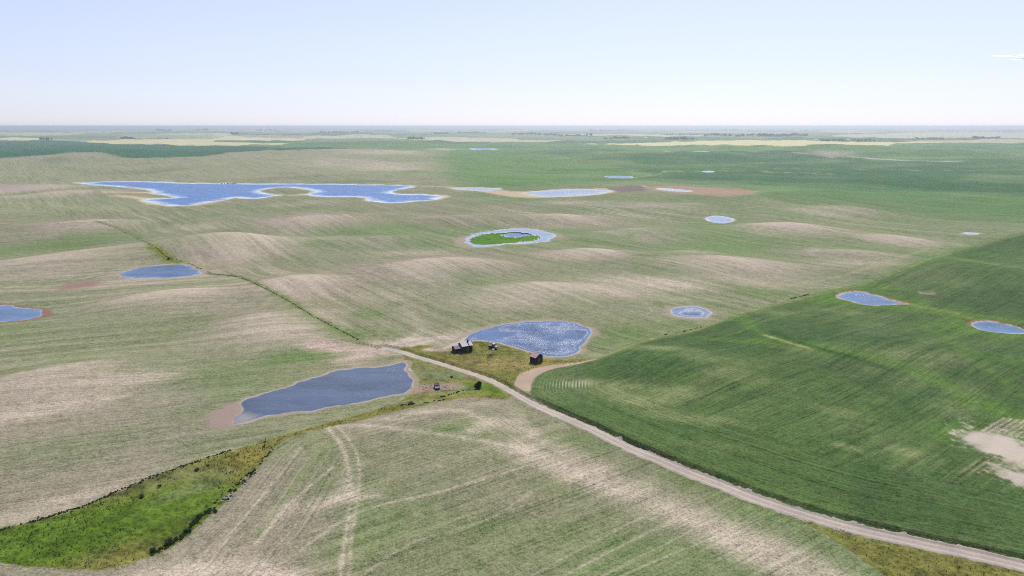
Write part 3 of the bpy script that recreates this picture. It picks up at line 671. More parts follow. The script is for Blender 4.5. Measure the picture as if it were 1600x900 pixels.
def sheet(name, faces, mat, attrs, zz=None, normals=True, kind='structure', label=None, parent=None):
    used, inv = np.unique(faces.ravel(), return_inverse=True)
    me = bpy.data.meshes.new(name); co = P3[used].copy()
    if zz is not None: co[:, 2] = zz
    nf = len(faces)
    me.vertices.add(len(used)); me.vertices.foreach_set('co', co.astype(np.float32).ravel())
    me.loops.add(nf*4); me.loops.foreach_set('vertex_index', inv.astype(np.int32).ravel())
    me.polygons.add(nf); me.polygons.foreach_set('loop_start', np.arange(0, nf*4, 4, dtype=np.int32)); me.polygons.foreach_set('loop_total', np.full(nf, 4, np.int32))
    me.update(calc_edges=True)
    me.polygons.foreach_set('use_smooth', np.ones(nf, bool))
    for an, (tp, val) in attrs.items():
        at_ = me.attributes.new(an, tp, 'POINT'); v = val[used]
        if tp == 'FLOAT_COLOR': at_.data.foreach_set('color', np.concatenate([v, np.ones((len(v), 1))], 1).astype(np.float32).ravel())
        elif tp == 'FLOAT_VECTOR': at_.data.foreach_set('vector', v.astype(np.float32).ravel())
        else: at_.data.foreach_set('value', v.astype(np.float32).ravel())
    if normals: me.normals_split_custom_set_from_vertices(VN[used])
    me.materials.append(mat)
    o = bpy.data.objects.new(name, me); COL.objects.link(o)
    tag(o, label, None, None, kind)
    return o
rows3 = np.stack([ru, rv, np.zeros_like(ru)], 1)
AT = dict(soil=('FLOAT_COLOR', base), cover=('FLOAT_COLOR', cover), rows=('FLOAT_VECTOR', rows3))
reg = np.zeros(len(X), int)
reg[(far1 < 0)] = 1
reg[(fh < 0)] = 2
reg[DD > 2600] = 5
reg[crd2 < 0] = 3
reg[(yard_d < 0)] = 4; reg[(strip_d < 0)] = 6; reg[(corner_d < 0)] = 7
fr = reg[F[:, 0]]
NM = {0: ('rolling_stubble_field', 'pale rolling stubble field in the middle distance'), 1: ('left_stubble_field', 'pale rolling stubble field left of the weedy fence line'),
      2: ('foreground_knoll', 'pale stubble knoll filling the foreground below the track'), 3: ('green_crop_field', 'dark green crop field right of the gravel track'),
      4: ('farmyard_grass', 'olive grass of the old farmyard beside the teardrop pond'), 5: ('distant_fields', 'hazy patchwork of fields reaching the horizon'),
      6: ('grass_strip', 'bright and olive grass draw winding up from the lower left'), 7: ('roadside_grass', 'olive grass corner below the track at the lower right')}
for r, (nm, lb) in NM.items(): sheet(nm, F[fr == r], M_LAND, AT, label=lb)

# ponds
swt = np.minimum(sdw, 50)
for i, p in enumerate(PONDS):
    mk = (pidx == i) & (sdw < 2.5)
    fm = mk[F].any(1)
    if fm.sum() < 2: continue
    ff_ = F[fm]
    shv = np.clip(1+swt/p['sh'], 0, 1)
    if i == 0: tx0, ty0 = at(378, 652); shv = np.maximum(shv, np.exp(-((X-tx0)**2+(Y-ty0)**2)/5.5**2)*.95)
    used = np.unique(ff_.ravel())
    sheet('pond', ff_, M_MURKY if i == 0 else M_BRIGHT if i == 2 else M_GLINT if i == 1 else M_PALEW if i in (7, 8, 10, 14, 15, 16) else M_LAKE if p['D'] > 900 else M_WATER, dict(shore=('FLOAT', shv), open_water=('FLOAT', sstep(0, 7 if p['D'] > 330 else 3.5, -swt))), zz=p['lv'], normals=False, label=p['label'])

# the gravel track
def ribbon(P, Wd, name, mat, lift, label, seed=0):
    P = smooth(P, False, 6); Wd = np.interp(np.linspace(0, 1, len(P)), np.linspace(0, 1, len(Wd)), Wd)
    T = np.gradient(P, axis=0); T /= np.linalg.norm(T, axis=1)[:, None]; Nn = np.stack([-T[:, 1], T[:, 0]], 1)
    m = 13; s = np.linspace(-1, 1, m); co = []; ac = []
    e1 = fbm(P[:, 0], P[:, 1], 1.6, 3, seed)-.5; e2 = fbm(P[:, 0]+99, P[:, 1], 1.6, 3, seed)-.5
    for i in range(len(P)):
        for t in s:
            hwid = Wd[i]*.5*(1+ (e1[i] if t < 0 else e2[i])*.6*abs(t)**3)
            co.append((P[i, 0]+Nn[i, 0]*t*hwid, P[i, 1]+Nn[i, 1]*t*hwid)); ac.append(t)
    co = np.array(co); z = h_full(co[:, 0], co[:, 1]); s_ = np.array(ac)
    z = z + lift*(1-s_**8*1.6) - .05*np.exp(-((abs(s_)-.42)/.12)**2)
    me = bpy.data.meshes.new(name); fs = []
    for i in range(len(P)-1):
        for j in range(m-1): k = i*m+j; fs.append((k, k+m, k+m+1, k+1))
    me.from_pydata([(float(c_[0]), float(c_[1]), float(zz)) for c_, zz in zip(co, z)], [], fs); me.update()
    if me.polygons[0].normal.z < 0: me.flip_normals()
    a_ = me.attributes.new('across', 'FLOAT', 'POINT'); a_.data.foreach_set('value', s_.astype(np.float32))
    for p_ in me.polygons: p_.use_smooth = True
    me.materials.append(mat); o = bpy.data.objects.new(name, me); COL.objects.link(o); return tag(o, label, None, None, 'structure')
ribbon(ROAD, RW, 'gravel_track', M_ROAD, .10, 'pale gravel track running from the farmyard to the lower right')

HAZE_COL = (.88, .95, 1.0, 1); HAZE_DENS = 0.95e-4

# ------------------------------------------------------------ builders for the things
def empty(name, loc, rz=0.0, label=None, cat=None, group=None):
    o = bpy.data.objects.new(name, None); COL.objects.link(o); o.location = loc; o.rotation_euler = (0, 0, rz)
    o.empty_display_size = .5; return tag(o, label, cat, group)
class MB:
    def __init__(s): s.v = []; s.f = []
    def add(s, v, f):
        n = len(s.v); s.v += [tuple(map(float, p)) for p in v]; s.f += [tuple(n+i for i in q) for q in f]; return s
    def box(s, x0, x1, y0, y1, z0, z1, M=None, taper=0.0):
        t = taper; v = [(x0, y0, z0), (x1, y0, z0), (x1, y1, z0), (x0, y1, z0), (x0+t, y0+t, z1), (x1-t, y0+t, z1), (x1-t, y1-t, z1), (x0+t, y1-t, z1)]
        if M: v = [M @ Vector(p) for p in v]
        return s.add(v, [(3, 2, 1, 0), (4, 5, 6, 7), (0, 1, 5, 4), (1, 2, 6, 5), (2, 3, 7, 6), (3, 0, 4, 7)])
    def prism(s, prof, x0, x1, M=None):      # outline in y,z pushed along x
        n = len(prof); v = [(x0, y, z) for y, z in prof]+[(x1, y, z) for y, z in prof]
        if M: v = [M @ Vector(p) for p in v]
        return s.add(v, [tuple(range(n))[::-1], tuple(range(n, 2*n))]+[(i, (i+1) % n, n+(i+1) % n, n+i) for i in range(n)])
    def tube(s, a, b, r0, r1=None, n=8):
        r1 = r0 if r1 is None else r1; a = Vector(a); b = Vector(b); d = (b-a).normalized()
        u = d.orthogonal().normalized(); w_ = d.cross(u); v = []
        for c, r in ((a, r0), (b, r1)):
            for i in range(n): t = 2*math.pi*i/n; v.append(c+(u*math.cos(t)+w_*math.sin(t))*r)
        return s.add(v, [tuple(range(n))[::-1], tuple(range(n, 2*n))]+[(i, (i+1) % n, n+(i+1) % n, n+i) for i in range(n)])
    def build(s, name, mat, parent=None, smooth=False, bevel=0):
        me = bpy.data.meshes.new(name); me.from_pydata(s.v, [], s.f); me.update()
        bm = bmesh.new(); bm.from_mesh(me); bmesh.ops.recalc_face_normals(bm, faces=bm.faces)
        if bevel: bmesh.ops.bevel(bm, geom=bm.edges[:], offset=bevel, segments=1, affect='EDGES')
        bm.to_mesh(me); bm.free()
        if smooth: me.polygons.foreach_set('use_smooth', [True]*len(me.polygons))
        me.materials.append(mat); o = bpy.data.objects.new(name, me); COL.objects.link(o)
        if parent: o.parent = parent
        return o
def copy_tree(o, parent=None):
    c = o.copy(); COL.objects.link(c); c.parent = parent
    for ch in list(o.children): copy_tree(ch, c)
    return c
M_BOARD = plain('weathered_boards', (.007, .008, .011), .9, .4, 4, stretch=(1, 1, 6))
M_DARKIN = plain('dark_opening', (.008, .008, .010), .9, .1, 2)
M_SHINGLE = plain('grey_shingles', (.60, .52, .50), .9, .3, 5)
M_SHINGLED = plain('dark_shingles', (.22, .19, .22), .9, .3, 5)
M_ROOFPINK = plain('faded_red_roof', (.44, .30, .27), .85, .45, 4)
M_ROOFGREY = plain('grey_roof', (.26, .25, .27), .8, .3, 4)
M_TRIM = plain('grey_trim', (.09, .085, .08), .8, .2, 4)
M_TIN = plain('pale_tin', (.62, .64, .66), .35, .12, 3, metal=.3)
M_DARKPAINT = plain('dark_paint', (.022, .030, .042), .5, .3, 4)
M_RUST = plain('rust', (.10, .045, .03), .9, .5, 5)
M_GLASS = plain('dusty_glass', (.02, .025, .03), .15, .1, 2, bump=0)
M_RUBBER = plain('rubber', (.02, .02, .02), .9, .2, 5)
M_GREENP = plain('faded_green_paint', (.035, .075, .04), .7, .4, 5)
M_STONE = plain('field_stone', (.34, .30, .29), .95, .5, 1.5)
M_BOULD = plain('dark_boulder', (.10, .075, .065), .95, .6, 1.2, bump=.5)
M_POST = plain('post_wood', (.10, .08, .07), .9, .3, 6)
M_LOG = plain('bleached_wood', (.38, .35, .31), .9, .3, 3)
M_WHITE = plain('white_steel', (.75, .75, .73), .5, .08, 1, bump=0)
M_HIDE = plain('black_hide', (.012, .011, .012), .8, .4, 3)
M_SHRUB = leaf_material('shrub_leaves', (.060, .098, .032)); M_TREE = leaf_material('tree_leaves', (.018, .030, .014))
M_WEED = leaf_material('weed_leaves', (.085, .120, .045), .5); M_FAR = leaf_material('shelterbelt_leaves', (.032, .052, .030), .2); M_GRASS = leaf_material('grass_blades', (.13, .18, .045), .6); M_OLIVE = leaf_material('dry_grass_blades', (.20, .18, .065), .6)
M_BARK = plain('bark', (.07, .055, .045), .95, .3, 6)

# --- the old farmhouse
x, y, z = spot(722.5, 551)
house = empty('farmhouse', (x, y, z-.1), math.radians(27), 'derelict dark farmhouse with a grey shingled roof, left of the other farm buildings', 'house')
MB().prism([(0, 0), (4.6, 0), (4.6, 3.0), (2.3, 4.12), (0, 3.0)], .0, 5.0).build('wall', M_BOARD, house)
r = MB(); c_ = 1.5
for (y0, z0, y1, z1) in ((-.3, 2.87, 2.3, 4.14), (4.9, 2.87, 2.3, 4.14)):
    nx, nz = -(z1-z0), (y1-y0); l = math.hypot(nx, nz); nx, nz = nx/l*.1, nz/l*.1
    if nz < 0: nx, nz = -nx, -nz
    r.prism([(y0, z0), (y1, z1), (y1+nx, z1+nz), (y0+nx, z0+nz)], -.25, 5.3)
roof = r.build('roof', M_SHINGLE, house)
MB().box(3.45, 4.0, 2.0, 2.55, 3.8, 5.1).build('chimney', M_BOARD, roof)
MB().prism([(-.36, 2.99), (2.26, 4.27), (2.26, 4.30), (-.36, 3.02)], 3.1, 3.5).build('bare_strip', M_DARKIN, roof)
MB().prism([(-.36, 2.9), (2.3, 4.2), (2.3, 4.42), (-.36, 3.08)], 5.303, 5.42).build('verge_board', M_TRIM, roof)
for (xa, xb, za, zb) in ((.8, 1.7, 1.0, 2.2), (3.6, 4.4, 1.0, 2.2)):
    f = MB().box(xa-.1, xb+.1, -.08, -.003, za-.1, zb+.1).build('window', M_TRIM, house); MB().box(xa, xb, -.11, -.083, za, zb).build('pane', M_DARKIN, f)
dr = MB().box(2.2, 3.1, -.07, -.003, .1, 2.15).build('door', M_TRIM, house); MB().box(2.98, 3.04, -.13, -.073, 1.0, 1.1).build('handle', M_RUST, dr)
lt = MB().prism([(.2, 0), (4.3, 0), (4.3, 2.2), (2.2, 3.0), (.2, 2.2)], -3.3, -.003).build('lean_to', M_BOARD, house)
r = MB(); r.prism([(-.05, 2.12), (2.2, 3.02), (2.2, 3.12), (-.05, 2.22)], -3.5, -.25); r.prism([(4.5, 2.12), (2.2, 3.02), (2.2, 3.12), (4.5, 2.22)], -3.5, -.25); r.build('roof', M_SHINGLED, lt)
MB().box(-2.3, -1.4, .12, .197, .9, 1.8).build('window', M_DARKIN, lt)

# --- the small shed with two visible sides
x, y, z = spot(837, 569)
shed = empty('shed', (x, y, z-.08), math.radians(45), 'small dark square shed with a faded reddish roof at the water end of the farmyard', 'shed')
# near corner at the origin: +x runs to the right and away, +y to the left and away
MB().prism([(0, 0), (3.4, 0), (3.4, 2.9), (0, 2.9)], 0, 4.4).build('wall', M_BOARD, shed)
gb = MB(); gb.add([(0, 0.002, 2.9), (4.4, 0.002, 2.9), (2.4, .002, 4.1), (0, 3.398, 2.9), (4.4, 3.398, 2.9), (2.4, 3.398, 4.1)], [(0, 1, 2), (5, 4, 3), (0, 3, 4, 1), (0, 2, 5, 3), (1, 4, 5, 2)]); gb.build('gable', M_BOARD, shed)
r = MB(); r.add([(-.25, -.2, 2.80), (2.4, -.2, 4.22), (2.4, 3.6, 4.22), (-.25, 3.6, 2.80), (-.25, -.2, 2.88), (2.4, -.2, 4.32), (2.4, 3.6, 4.32), (-.25, 3.6, 2.88)], [(0, 1, 2, 3), (4, 7, 6, 5), (0, 4, 5, 1), (1, 5, 6, 2), (2, 6, 7, 3), (3, 7, 4, 0)])
rf = r.build('roof', M_ROOFPINK, shed); rf['label'] = 'faded red roof slope with grey patches'
r = MB(); r.add([(4.65, -.2, 2.80), (2.4, -.2, 4.20), (2.4, 3.6, 4.20), (4.65, 3.6, 2.80), (4.65, -.2, 2.88), (2.4, -.2, 4.30), (2.4, 3.6, 4.30), (4.65, 3.6, 2.88)], [(0, 3, 2, 1), (4, 5, 6, 7), (0, 1, 5, 4), (1, 2, 6, 5), (2, 3, 7, 6), (3, 0, 4, 7)]); r.build('roof', M_SHINGLED, shed)
dr = MB().box(1.6, 2.7, -.08, -.003, .1, 2.2).build('door', M_TRIM, shed); MB().box(2.5, 2.58, -.14, -.083, 1.0, 1.1).build('handle', M_RUST, dr)
MB().box(-.07, -.003, 1.2, 2.0, 1.2, 2.0).build('window', M_DARKIN, shed)

# --- old truck standing at the water's edge
x, y, z = spot(771, 545)
tr = empty('old_truck', (x, y, z), math.radians(-28), 'old dark truck with a shiny pale roof and hood between the house and the shed', 'truck')
def lathe(prof, n=14, ax='y'):
    m = MB(); v = []
    for r_, h in prof:
        for i in range(n):
            t = 2*math.pi*i/n; v.append((r_*math.cos(t), h, r_*math.sin(t)) if ax == 'y' else (r_*math.cos(t), r_*math.sin(t), h))
    k = len(prof); m.add(v, [(i*n+j, i*n+(j+1) % n, (i+1)*n+(j+1) % n, (i+1)*n+j) for i in range(k-1) for j in range(n)]+[tuple(range(n)), tuple(range((k-1)*n, k*n))[::-1]]); return m
MB().box(-2.0, 2.1, -.45, .45, .45, .62).build('chassis', M_RUST, tr)
MB().prism([(-.85, .7), (.85, .7), (.85, 1.5), (.7, 2.35), (-.7, 2.35), (-.85, 1.5)], -.45, .75).build('cab', M_DARKPAINT, tr, bevel=.08)
MB().prism([(-.72, 2.36), (.72, 2.36), (.6, 2.46), (-.6, 2.46)], -.4, .68).build('cab_roof', M_TIN, tr, bevel=.03)
m = MB(); m.add([(.76, -.7, 1.5), (.76, .7, 1.5), (.70, .6, 2.2), (.70, -.6, 2.2), (.80, -.7, 1.5), (.80, .7, 1.5), (.74, .6, 2.2), (.74, -.6, 2.2)], [(0, 1, 2, 3), (7, 6, 5, 4), (0, 4, 5, 1), (1, 5, 6, 2), (2, 6, 7, 3), (3, 7, 4, 0)]); m.build('windshield', M_GLASS, tr)
for s in (-1, 1): MB().box(-.2, .5, s*.86-.01, s*.86+.01, 1.5, 2.05).build('side_window', M_GLASS, tr)
MB().prism([(-.62, .75), (.62, .75), (.62, 1.3), (.35, 1.52), (-.35, 1.52), (-.62, 1.3)], .81, 2.05).build('hood', M_TIN, tr, bevel=.05)
MB().box(2.06, 2.12, -.5, .5, .7, 1.3).build('grille', M_RUST, tr); MB().box(2.2, 2.3, -.9, .9, .5, .7).build('bumper', M_TIN, tr)
MB().box(-2.3, -.55, -.95, .95, .75, 1.45).build('box', M_DARKPAINT, tr, bevel=.04)
for s in (-1, 1):
    MB().prism([(s*.65, .5), (s*1.0, .5), (s*1.0, .9), (s*.65, 1.15)], 1.05, 2.0).build('fender', M_DARKPAINT, tr, bevel=.04)
    h = lathe([(.05, 0), (.14, .02), (.14, .10), (.1, .12)], 10); o = h.build('headlight', M_TIN, tr); o.location = (2.0, s*.75, 1.12); o.rotation_euler = (0, 0, -math.pi/2)
for wx in (1.5, -1.5):
    for s in (-1, 1):
        wl = lathe([(.2, -.1), (.42, -.1), (.46, -.05), (.46, .05), (.42, .1), (.2, .1)], 16).build('wheel', M_RUBBER, tr); wl.location = (wx, s*.85, .44)
        hb = lathe([(.04, -.07), (.19, -.07), (.19, .07), (.04, .07)], 12).build('rim', M_RUST, wl); hb.location = (0, s*.05, 0)

x, y, z = spot(770.6, 548)
tk = empty('metal_tank', (x, y, z), math.radians(12), 'small pale tank lying in the grass in front of the old truck', 'tank')
m = lathe([(.05, -.55), (.38, -.5), (.4, -.35), (.4, .35), (.38, .5), (.05, .55)], 14).build('shell', M_WHITE, tk, smooth=True); m.location = (0, 0, .45); m.rotation_euler = (0, 0, math.pi/2)
for sx in (-.35, .35): MB().box(sx-.05, sx+.05, -.3, .3, 0, .12).build('cradle', M_RUST, tk)
lg = MB(); a = Vector((*spot(775, 545.5)[:2], 0)); b = Vector((*spot(781, 540.5)[:2], 0)); za = gz(a.x, a.y); zb = gz(b.x, b.y)
lg.tube((0, 0, .16), (b.x-a.x, b.y-a.y, zb-za+.16), .17, .10, 8); lg.tube((0.6, 1.2, .3), (1.5, 1.5, .75), .06, .03, 6); lg.tube((1.0, 2.2, .25), (.5, 3.0, .6), .05, .02, 6)
o = lg.build('fallen_log', M_LOG); o.location = (a.x, a.y, za); tag(o, 'bleached fallen log right of the old truck', 'log')

# --- derelict implement
x, y, z = spot(767, 558)
im = empty('farm_implement', (x, y, z), math.radians(35), 'small green wheeled farm implement rusting in the middle of the farmyard grass', 'farm implement')
f = MB(); f.box(-1.1, 1.1, -.07, .07, .62, .76); f.box(-1.1, 1.1, .73, .87, .62, .76); f.box(-.07, .07, -1.9, -.07, .6, .72); f.box(-.9, -.76, .07, .73, .63, .75); f.box(.76, .9, .07, .73, .63, .75); f.build('frame', M_GREENP, im)
MB().box(-.4, .4, .1, .7, .77, 1.35, taper=.08).build('seed_box', M_GREENP, im)
for s in (-1, 1):
    wl = MB()
    n = 16
    for i in range(n):
        t0, t1 = 2*math.pi*i/n, 2*math.pi*(i+1)/n
        wl.tube((0, .62*math.cos(t0), .62*math.sin(t0)), (0, .62*math.cos(t1), .62*math.sin(t1)), .07, n=5)
    for i in range(6): t0 = math.pi*i/3; wl.tube((0, 0, 0), (0, .58*math.cos(t0), .58*math.sin(t0)), .03, n=5)
    wl.tube((-.12, 0, 0), (.12, 0, 0), .1, n=8)
    o = wl.build('wheel', M_DARKPAINT, im); o.location = (s*1.25, .4, .68)
for i in range(5): MB().tube((-.9+i*.45, .8, .6), (-.9+i*.45, 1.15, .05), .035, n=5).build('tine', M_RUST, im)
MB().tube((0, -1.9, .66), (0, -2.5, .1), .06, n=6).build('hitch', M_RUST, im)

# --- car wreck seen end on
x, y, z = spot(683, 608)
cw = empty('car_wreck', (x, y, z), math.radians(8), 'open dark car wreck sunk among pale rubble beside the largest near pond', 'car wreck')
MB().box(-.95, .95, -1.2, .9, .2, .78, taper=.08).build('nose', M_DARKPAINT, cw, bevel=.07)
MB().prism([(-.6, .79), (.5, .79), (.4, .86), (-.5, .86)], -.8, .8).build('hood', M_ROOFGREY, cw)
MB().box(-.75, .75, -1.27, -1.2, .3, .7).build('grille', M_DARKIN, cw)
MB().box(-.98, .98, .92, 3.2, .2, .95, taper=.06).build('body', M_DARKPAINT, cw, bevel=.06)
m = MB()
for s in (-1, 1):
    m.tube((s*.85, 1.2, .95), (s*.68, 1.7, 1.62), .09, n=6); m.tube((s*.68, 1.7, 1.62), (s*.66, 2.6, 1.64), .09, n=6); m.tube((s*.66, 2.6, 1.64), (s*.85, 3.1, .95), .09, n=6)
m.tube((-.68, 1.7, 1.62), (.68, 1.7, 1.62), .1, n=6); m.tube((-.66, 2.6, 1.64), (.66, 2.6, 1.64), .1, n=6); m.build('roof_frame', M_DARKPAINT, cw)
MB().box(-.55, .55, 1.6, 1.85, .95, 1.2).build('seat', M_RUST, cw)
for s in (-1, 1):
    for wy in (-.5, 2.5):
        wl = lathe([(.1, -.1), (.36, -.1), (.4, 0), (.36, .1), (.1, .1)], 14, 'y').build('wheel', M_RUBBER, cw); wl.location = (s*.95, wy, .34); wl.rotation_euler = (0, 0, math.pi/2)

# --- stones
def rock_mesh(seed, sub=2, rough=.35, flat_=.7):
    bm = bmesh.new(); bmesh.ops.create_icosphere(bm, subdivisions=sub, radius=1.0); r_ = random.Random(seed)
    ofs = [Vector((r_.uniform(-1, 1), r_.uniform(-1, 1), r_.uniform(-1, 1))).normalized() for _ in range(9)]; cut = [r_.uniform(.45, .85) for _ in ofs]
    for v in bm.verts:
        for o_, c in zip(ofs, cut):
            d_ = v.co.dot(o_)
            if d_ > c: v.co -= o_*(d_-c)*.85
        v.co *= 1+r_.uniform(-.04, .04); v.co.z *= flat_
    return bm
x, y, z = spot(641.5, 632)
bm = rock_mesh(3, 3); bmesh.ops.scale(bm, vec=(1.35, .9, 1.15), verts=bm.verts); bmesh.ops.translate(bm, vec=(0, 0, .55), verts=bm.verts)
me = bpy.data.meshes.new('boulder'); bm.to_mesh(me); bm.free(); me.materials.append(M_BOULD); o = bpy.data.objects.new('boulder', me); COL.objects.link(o); o.location = (x, y, z); o.rotation_euler = (0, 0, .5)
tag(o, 'lone dark boulder with a pale top on the edge of the grass strip', 'boulder')
def rock_heap(spots, name, label, mat, seed, cat='rock pile', kind=None):
    r_ = random.Random(seed); bm = bmesh.new(); x0, y0, z0 = spots[0][0], spots[0][1], gz(spots[0][0], spots[0][1])
    for i, (px, py, s_, up) in enumerate(spots):
        b = rock_mesh(seed+i, 1, .3, .75); M = Matrix.Rotation(r_.uniform(0, 6.28), 4, 'Z') @ Matrix.Diagonal((s_, s_*r_.uniform(.6, 1), s_*r_.uniform(.6, 1), 1))
        bmesh.ops.transform(b, matrix=M, verts=b.verts); bmesh.ops.translate(b, vec=(px-x0, py-y0, gz(px, py)-z0+up+s_*.3), verts=b.verts)
        tm = bpy.data.meshes.new('t'); b.to_mesh(tm); b.free(); bm.from_mesh(tm); bpy.data.meshes.remove(tm)
    me = bpy.data.meshes.new(name); bm.to_mesh(me); bm.free(); me.materials.append(mat); o = bpy.data.objects.new(name, me); COL.objects.link(o); o.location = (x0, y0, z0)
    return tag(o, label, cat, None, kind)
for (u, v, n_, sp, nm) in ((357, 777, 30, 1.9, 'pale field stones heaped on the edge of the grass strip, nearer of two piles'), (385, 751, 16, 1.6, 'pale field stones heaped higher up the grass strip edge, smaller pile')):
    cx_, cy_, _ = spot(u, v); S = [(cx_, cy_, .45, .3)]
    for i in range(n_):
        t = random.uniform(0, 6.28); q_ = random.random()**.7; S.append((cx_+math.cos(t)*sp*q_, cy_+math.sin(t)*sp*q_*1.3, random.uniform(.2, .42), (1-q_)*.45))
    st_ = rock_heap(S, 'stones', None, M_STONE, 50+n_, None, 'stuff'); e_ = empty('rock_pile', st_.location.copy(), 0, nm, 'rock pile', 'rock piles on the grass strip edge'); st_.parent = e_; st_.location = (0, 0, 0)
S = []
for i in range(150):
    u = random.gauss(678, 17); v = random.gauss(606, 3.4)
    if not (641 < u < 722 and 597 < v < 616) or (v > 611 and u > 670): continue
    px, py = at(u, v); S.append((px, py, random.choice((.12, .18, .25, .4)), 0))
rock_heap(S, 'scattered_rubble', 'pale stones and rubble strewn between the near pond and the shrub', M_STONE, 400, None, 'stuff')
S = []
for i in range(40):
    u = random.uniform(672, 690); px, py = at(u, 549+random.uniform(-1, 2)); S.append((px, py, random.choice((.12, .2)), 0))
rock_heap(S, 'yard_rubble', 'dark and pale rubble at the bare patch left of the farmhouse', M_STONE, 700, None, 'stuff')

# --- leafy things
def leaf_blob(n_, rx, ry, rz, leaf, seed, z0=0, dense=.55):
    r_ = random.Random(seed); m = MB(); lobes = [(r_.uniform(-.5, .5)*rx, r_.uniform(-.5, .5)*ry, z0+rz*r_.uniform(.25, .85), r_.uniform(.4, .65)) for _ in range(7)]
    for i in range(n_):
        lx, ly, lz, lr = r_.choice(lobes); d_ = Vector((r_.gauss(0, 1), r_.gauss(0, 1), r_.gauss(0, 1))).normalized()*(r_.random()**.4)
        c = Vector((lx+d_.x*rx*lr, ly+d_.y*ry*lr, max(.08, lz+d_.z*rz*lr))); a_ = Vector((r_.gauss(0, 1), r_.gauss(0, 1), r_.gauss(0, .7))).normalized(); b_ = a_.orthogonal().normalized()
        b_ = (b_*math.cos(i)+a_.cross(b_)*math.sin(i)); s_ = leaf*r_.uniform(.6, 1.4)
        m.add([c+a_*s_, c+b_*s_*.5, c-a_*s_, c-b_*s_*.5], [(0, 1, 2, 3)])
    return m
x, y, z = spot(747, 607)
t = empty('willow_bush', (x, y, z), .3, 'dense dark round bush beside the gravel track below the farmyard', 'bush')
leaf_blob(1500, 1.7, 1.3, 1.9, .22, 5, .45).build('crown', M_TREE, t)
m = MB()
for i in range(5): q_ = i*1.3; m.tube((0, 0, -.1), (math.cos(q_)*.6, math.sin(q_)*.6, 1.5), .09, .03, 6)
m.build('stem', M_BARK, t)
# scrub along the edges of the grass: thickets joined, a few lone shrubs on their own
r_ = random.Random(77)
def scrub(name, lines, label, seed, mat=None):
    r2 = random.Random(seed); m = MB(); x0 = None
    for (P, n_, jit, smin, smax) in lines:
        q_ = smooth(P, False, 8)
        for i in range(n_):
            t_ = r2.random()*(len(q_)-1.001); k_ = q_[int(t_)]*(1-t_%1)+q_[int(t_)+1]*(t_%1); px, py, pz = spot(k_[0]+r2.gauss(0, jit), k_[1]+r2.gauss(0, jit*.5))
            if x0 is None: x0, y0, z0 = px, py, pz
            sz = r2.uniform(smin, smax); ex_ = r2.uniform(.8, 1.5)
            for j in range(46):
                d_ = Vector((r2.gauss(0, 1), r2.gauss(0, 1), abs(r2.gauss(0, 1)))).normalized()*(r2.random()**.4)
                c = Vector((px-x0+d_.x*sz*ex_, py-y0+d_.y*sz*.8, pz-z0+.05+d_.z*sz*.7)); a_ = Vector((r2.gauss(0, 1), r2.gauss(0, 1), r2.gauss(0, .6))).normalized(); b_ = a_.orthogonal().normalized(); s_ = .17*r2.uniform(.6, 1.3)
                m.add([c+a_*s_, c+b_*s_*.6, c-a_*s_, c-b_*s_*.6], [(0, 1, 2, 3)])
    o = m.build(name, mat or M_SHRUB); o.location = (x0, y0, z0); return tag(o, label, None, None, 'stuff')
scrub('scrub', [([(240,866),(262,852),(285,838),(310,812),(330,798)], 90, 2.6, .15, .65), ([(330,798),(345,785),(362,768),(380,752),(395,738)], 40, 3.4, .12, .42), ([(395,738),(425,703)], 14, 1, .2, .35)], 'ragged dark scrub where the bright grass meets the foreground knoll', 1)
scrub('scrub', [([(-10,832),(60,812),(130,791),(180,769),(230,748)], 170, 1.5, .06, .24), ([(230,748),(300,724),(360,704)], 110, 1.7, .06, .22)], 'low scrub along the upper edge of the lower left grass', 2, M_WEED)
scrub('scrub', [([(725,610),(705,616),(690,620)], 16, 1.0, .25, .45), ([(620,634),(660,630),(700,624)], 20, .8, .15, .35)], 'small scrub and shadow trail built as leaves, left of the dark round bush', 3)  # ditch scrub plus leaf clumps standing in for the bush's shadow trail
scrub('weedy_fence_line', [([(150,345),(215,372),(245,388),(262,402),(290,410),(330,427)], 110, .5, .12, .4), ([(330,428),(375,434),(430,459),(490,494),(560,531)], 330, .5, .08, .24)], 'thin dark weeds on the old fence line running to the upper left', 4, M_WEED)
scrub('weedy_fence_line', [([(1030,524),(1060,520),(1100,510)], 14, .6, .2, .5), ([(1235,467),(1262,461)], 16, .3, .5, 1.0)], 'thin dark weeds on the far edge of the green crop field', 5)
proto = empty('low_shrub', (0, 0, 0)); leaf_blob(260, .9, .8, .8, .16, 9, .1).build('foliage', M_SHRUB, proto)
m = MB()
for i in range(4): q_ = i*1.57; m.tube((0, 0, -.1), (math.cos(q_)*.35, math.sin(q_)*.35, .7), .035, .015, 5)
m.build('stem', M_BARK, proto)
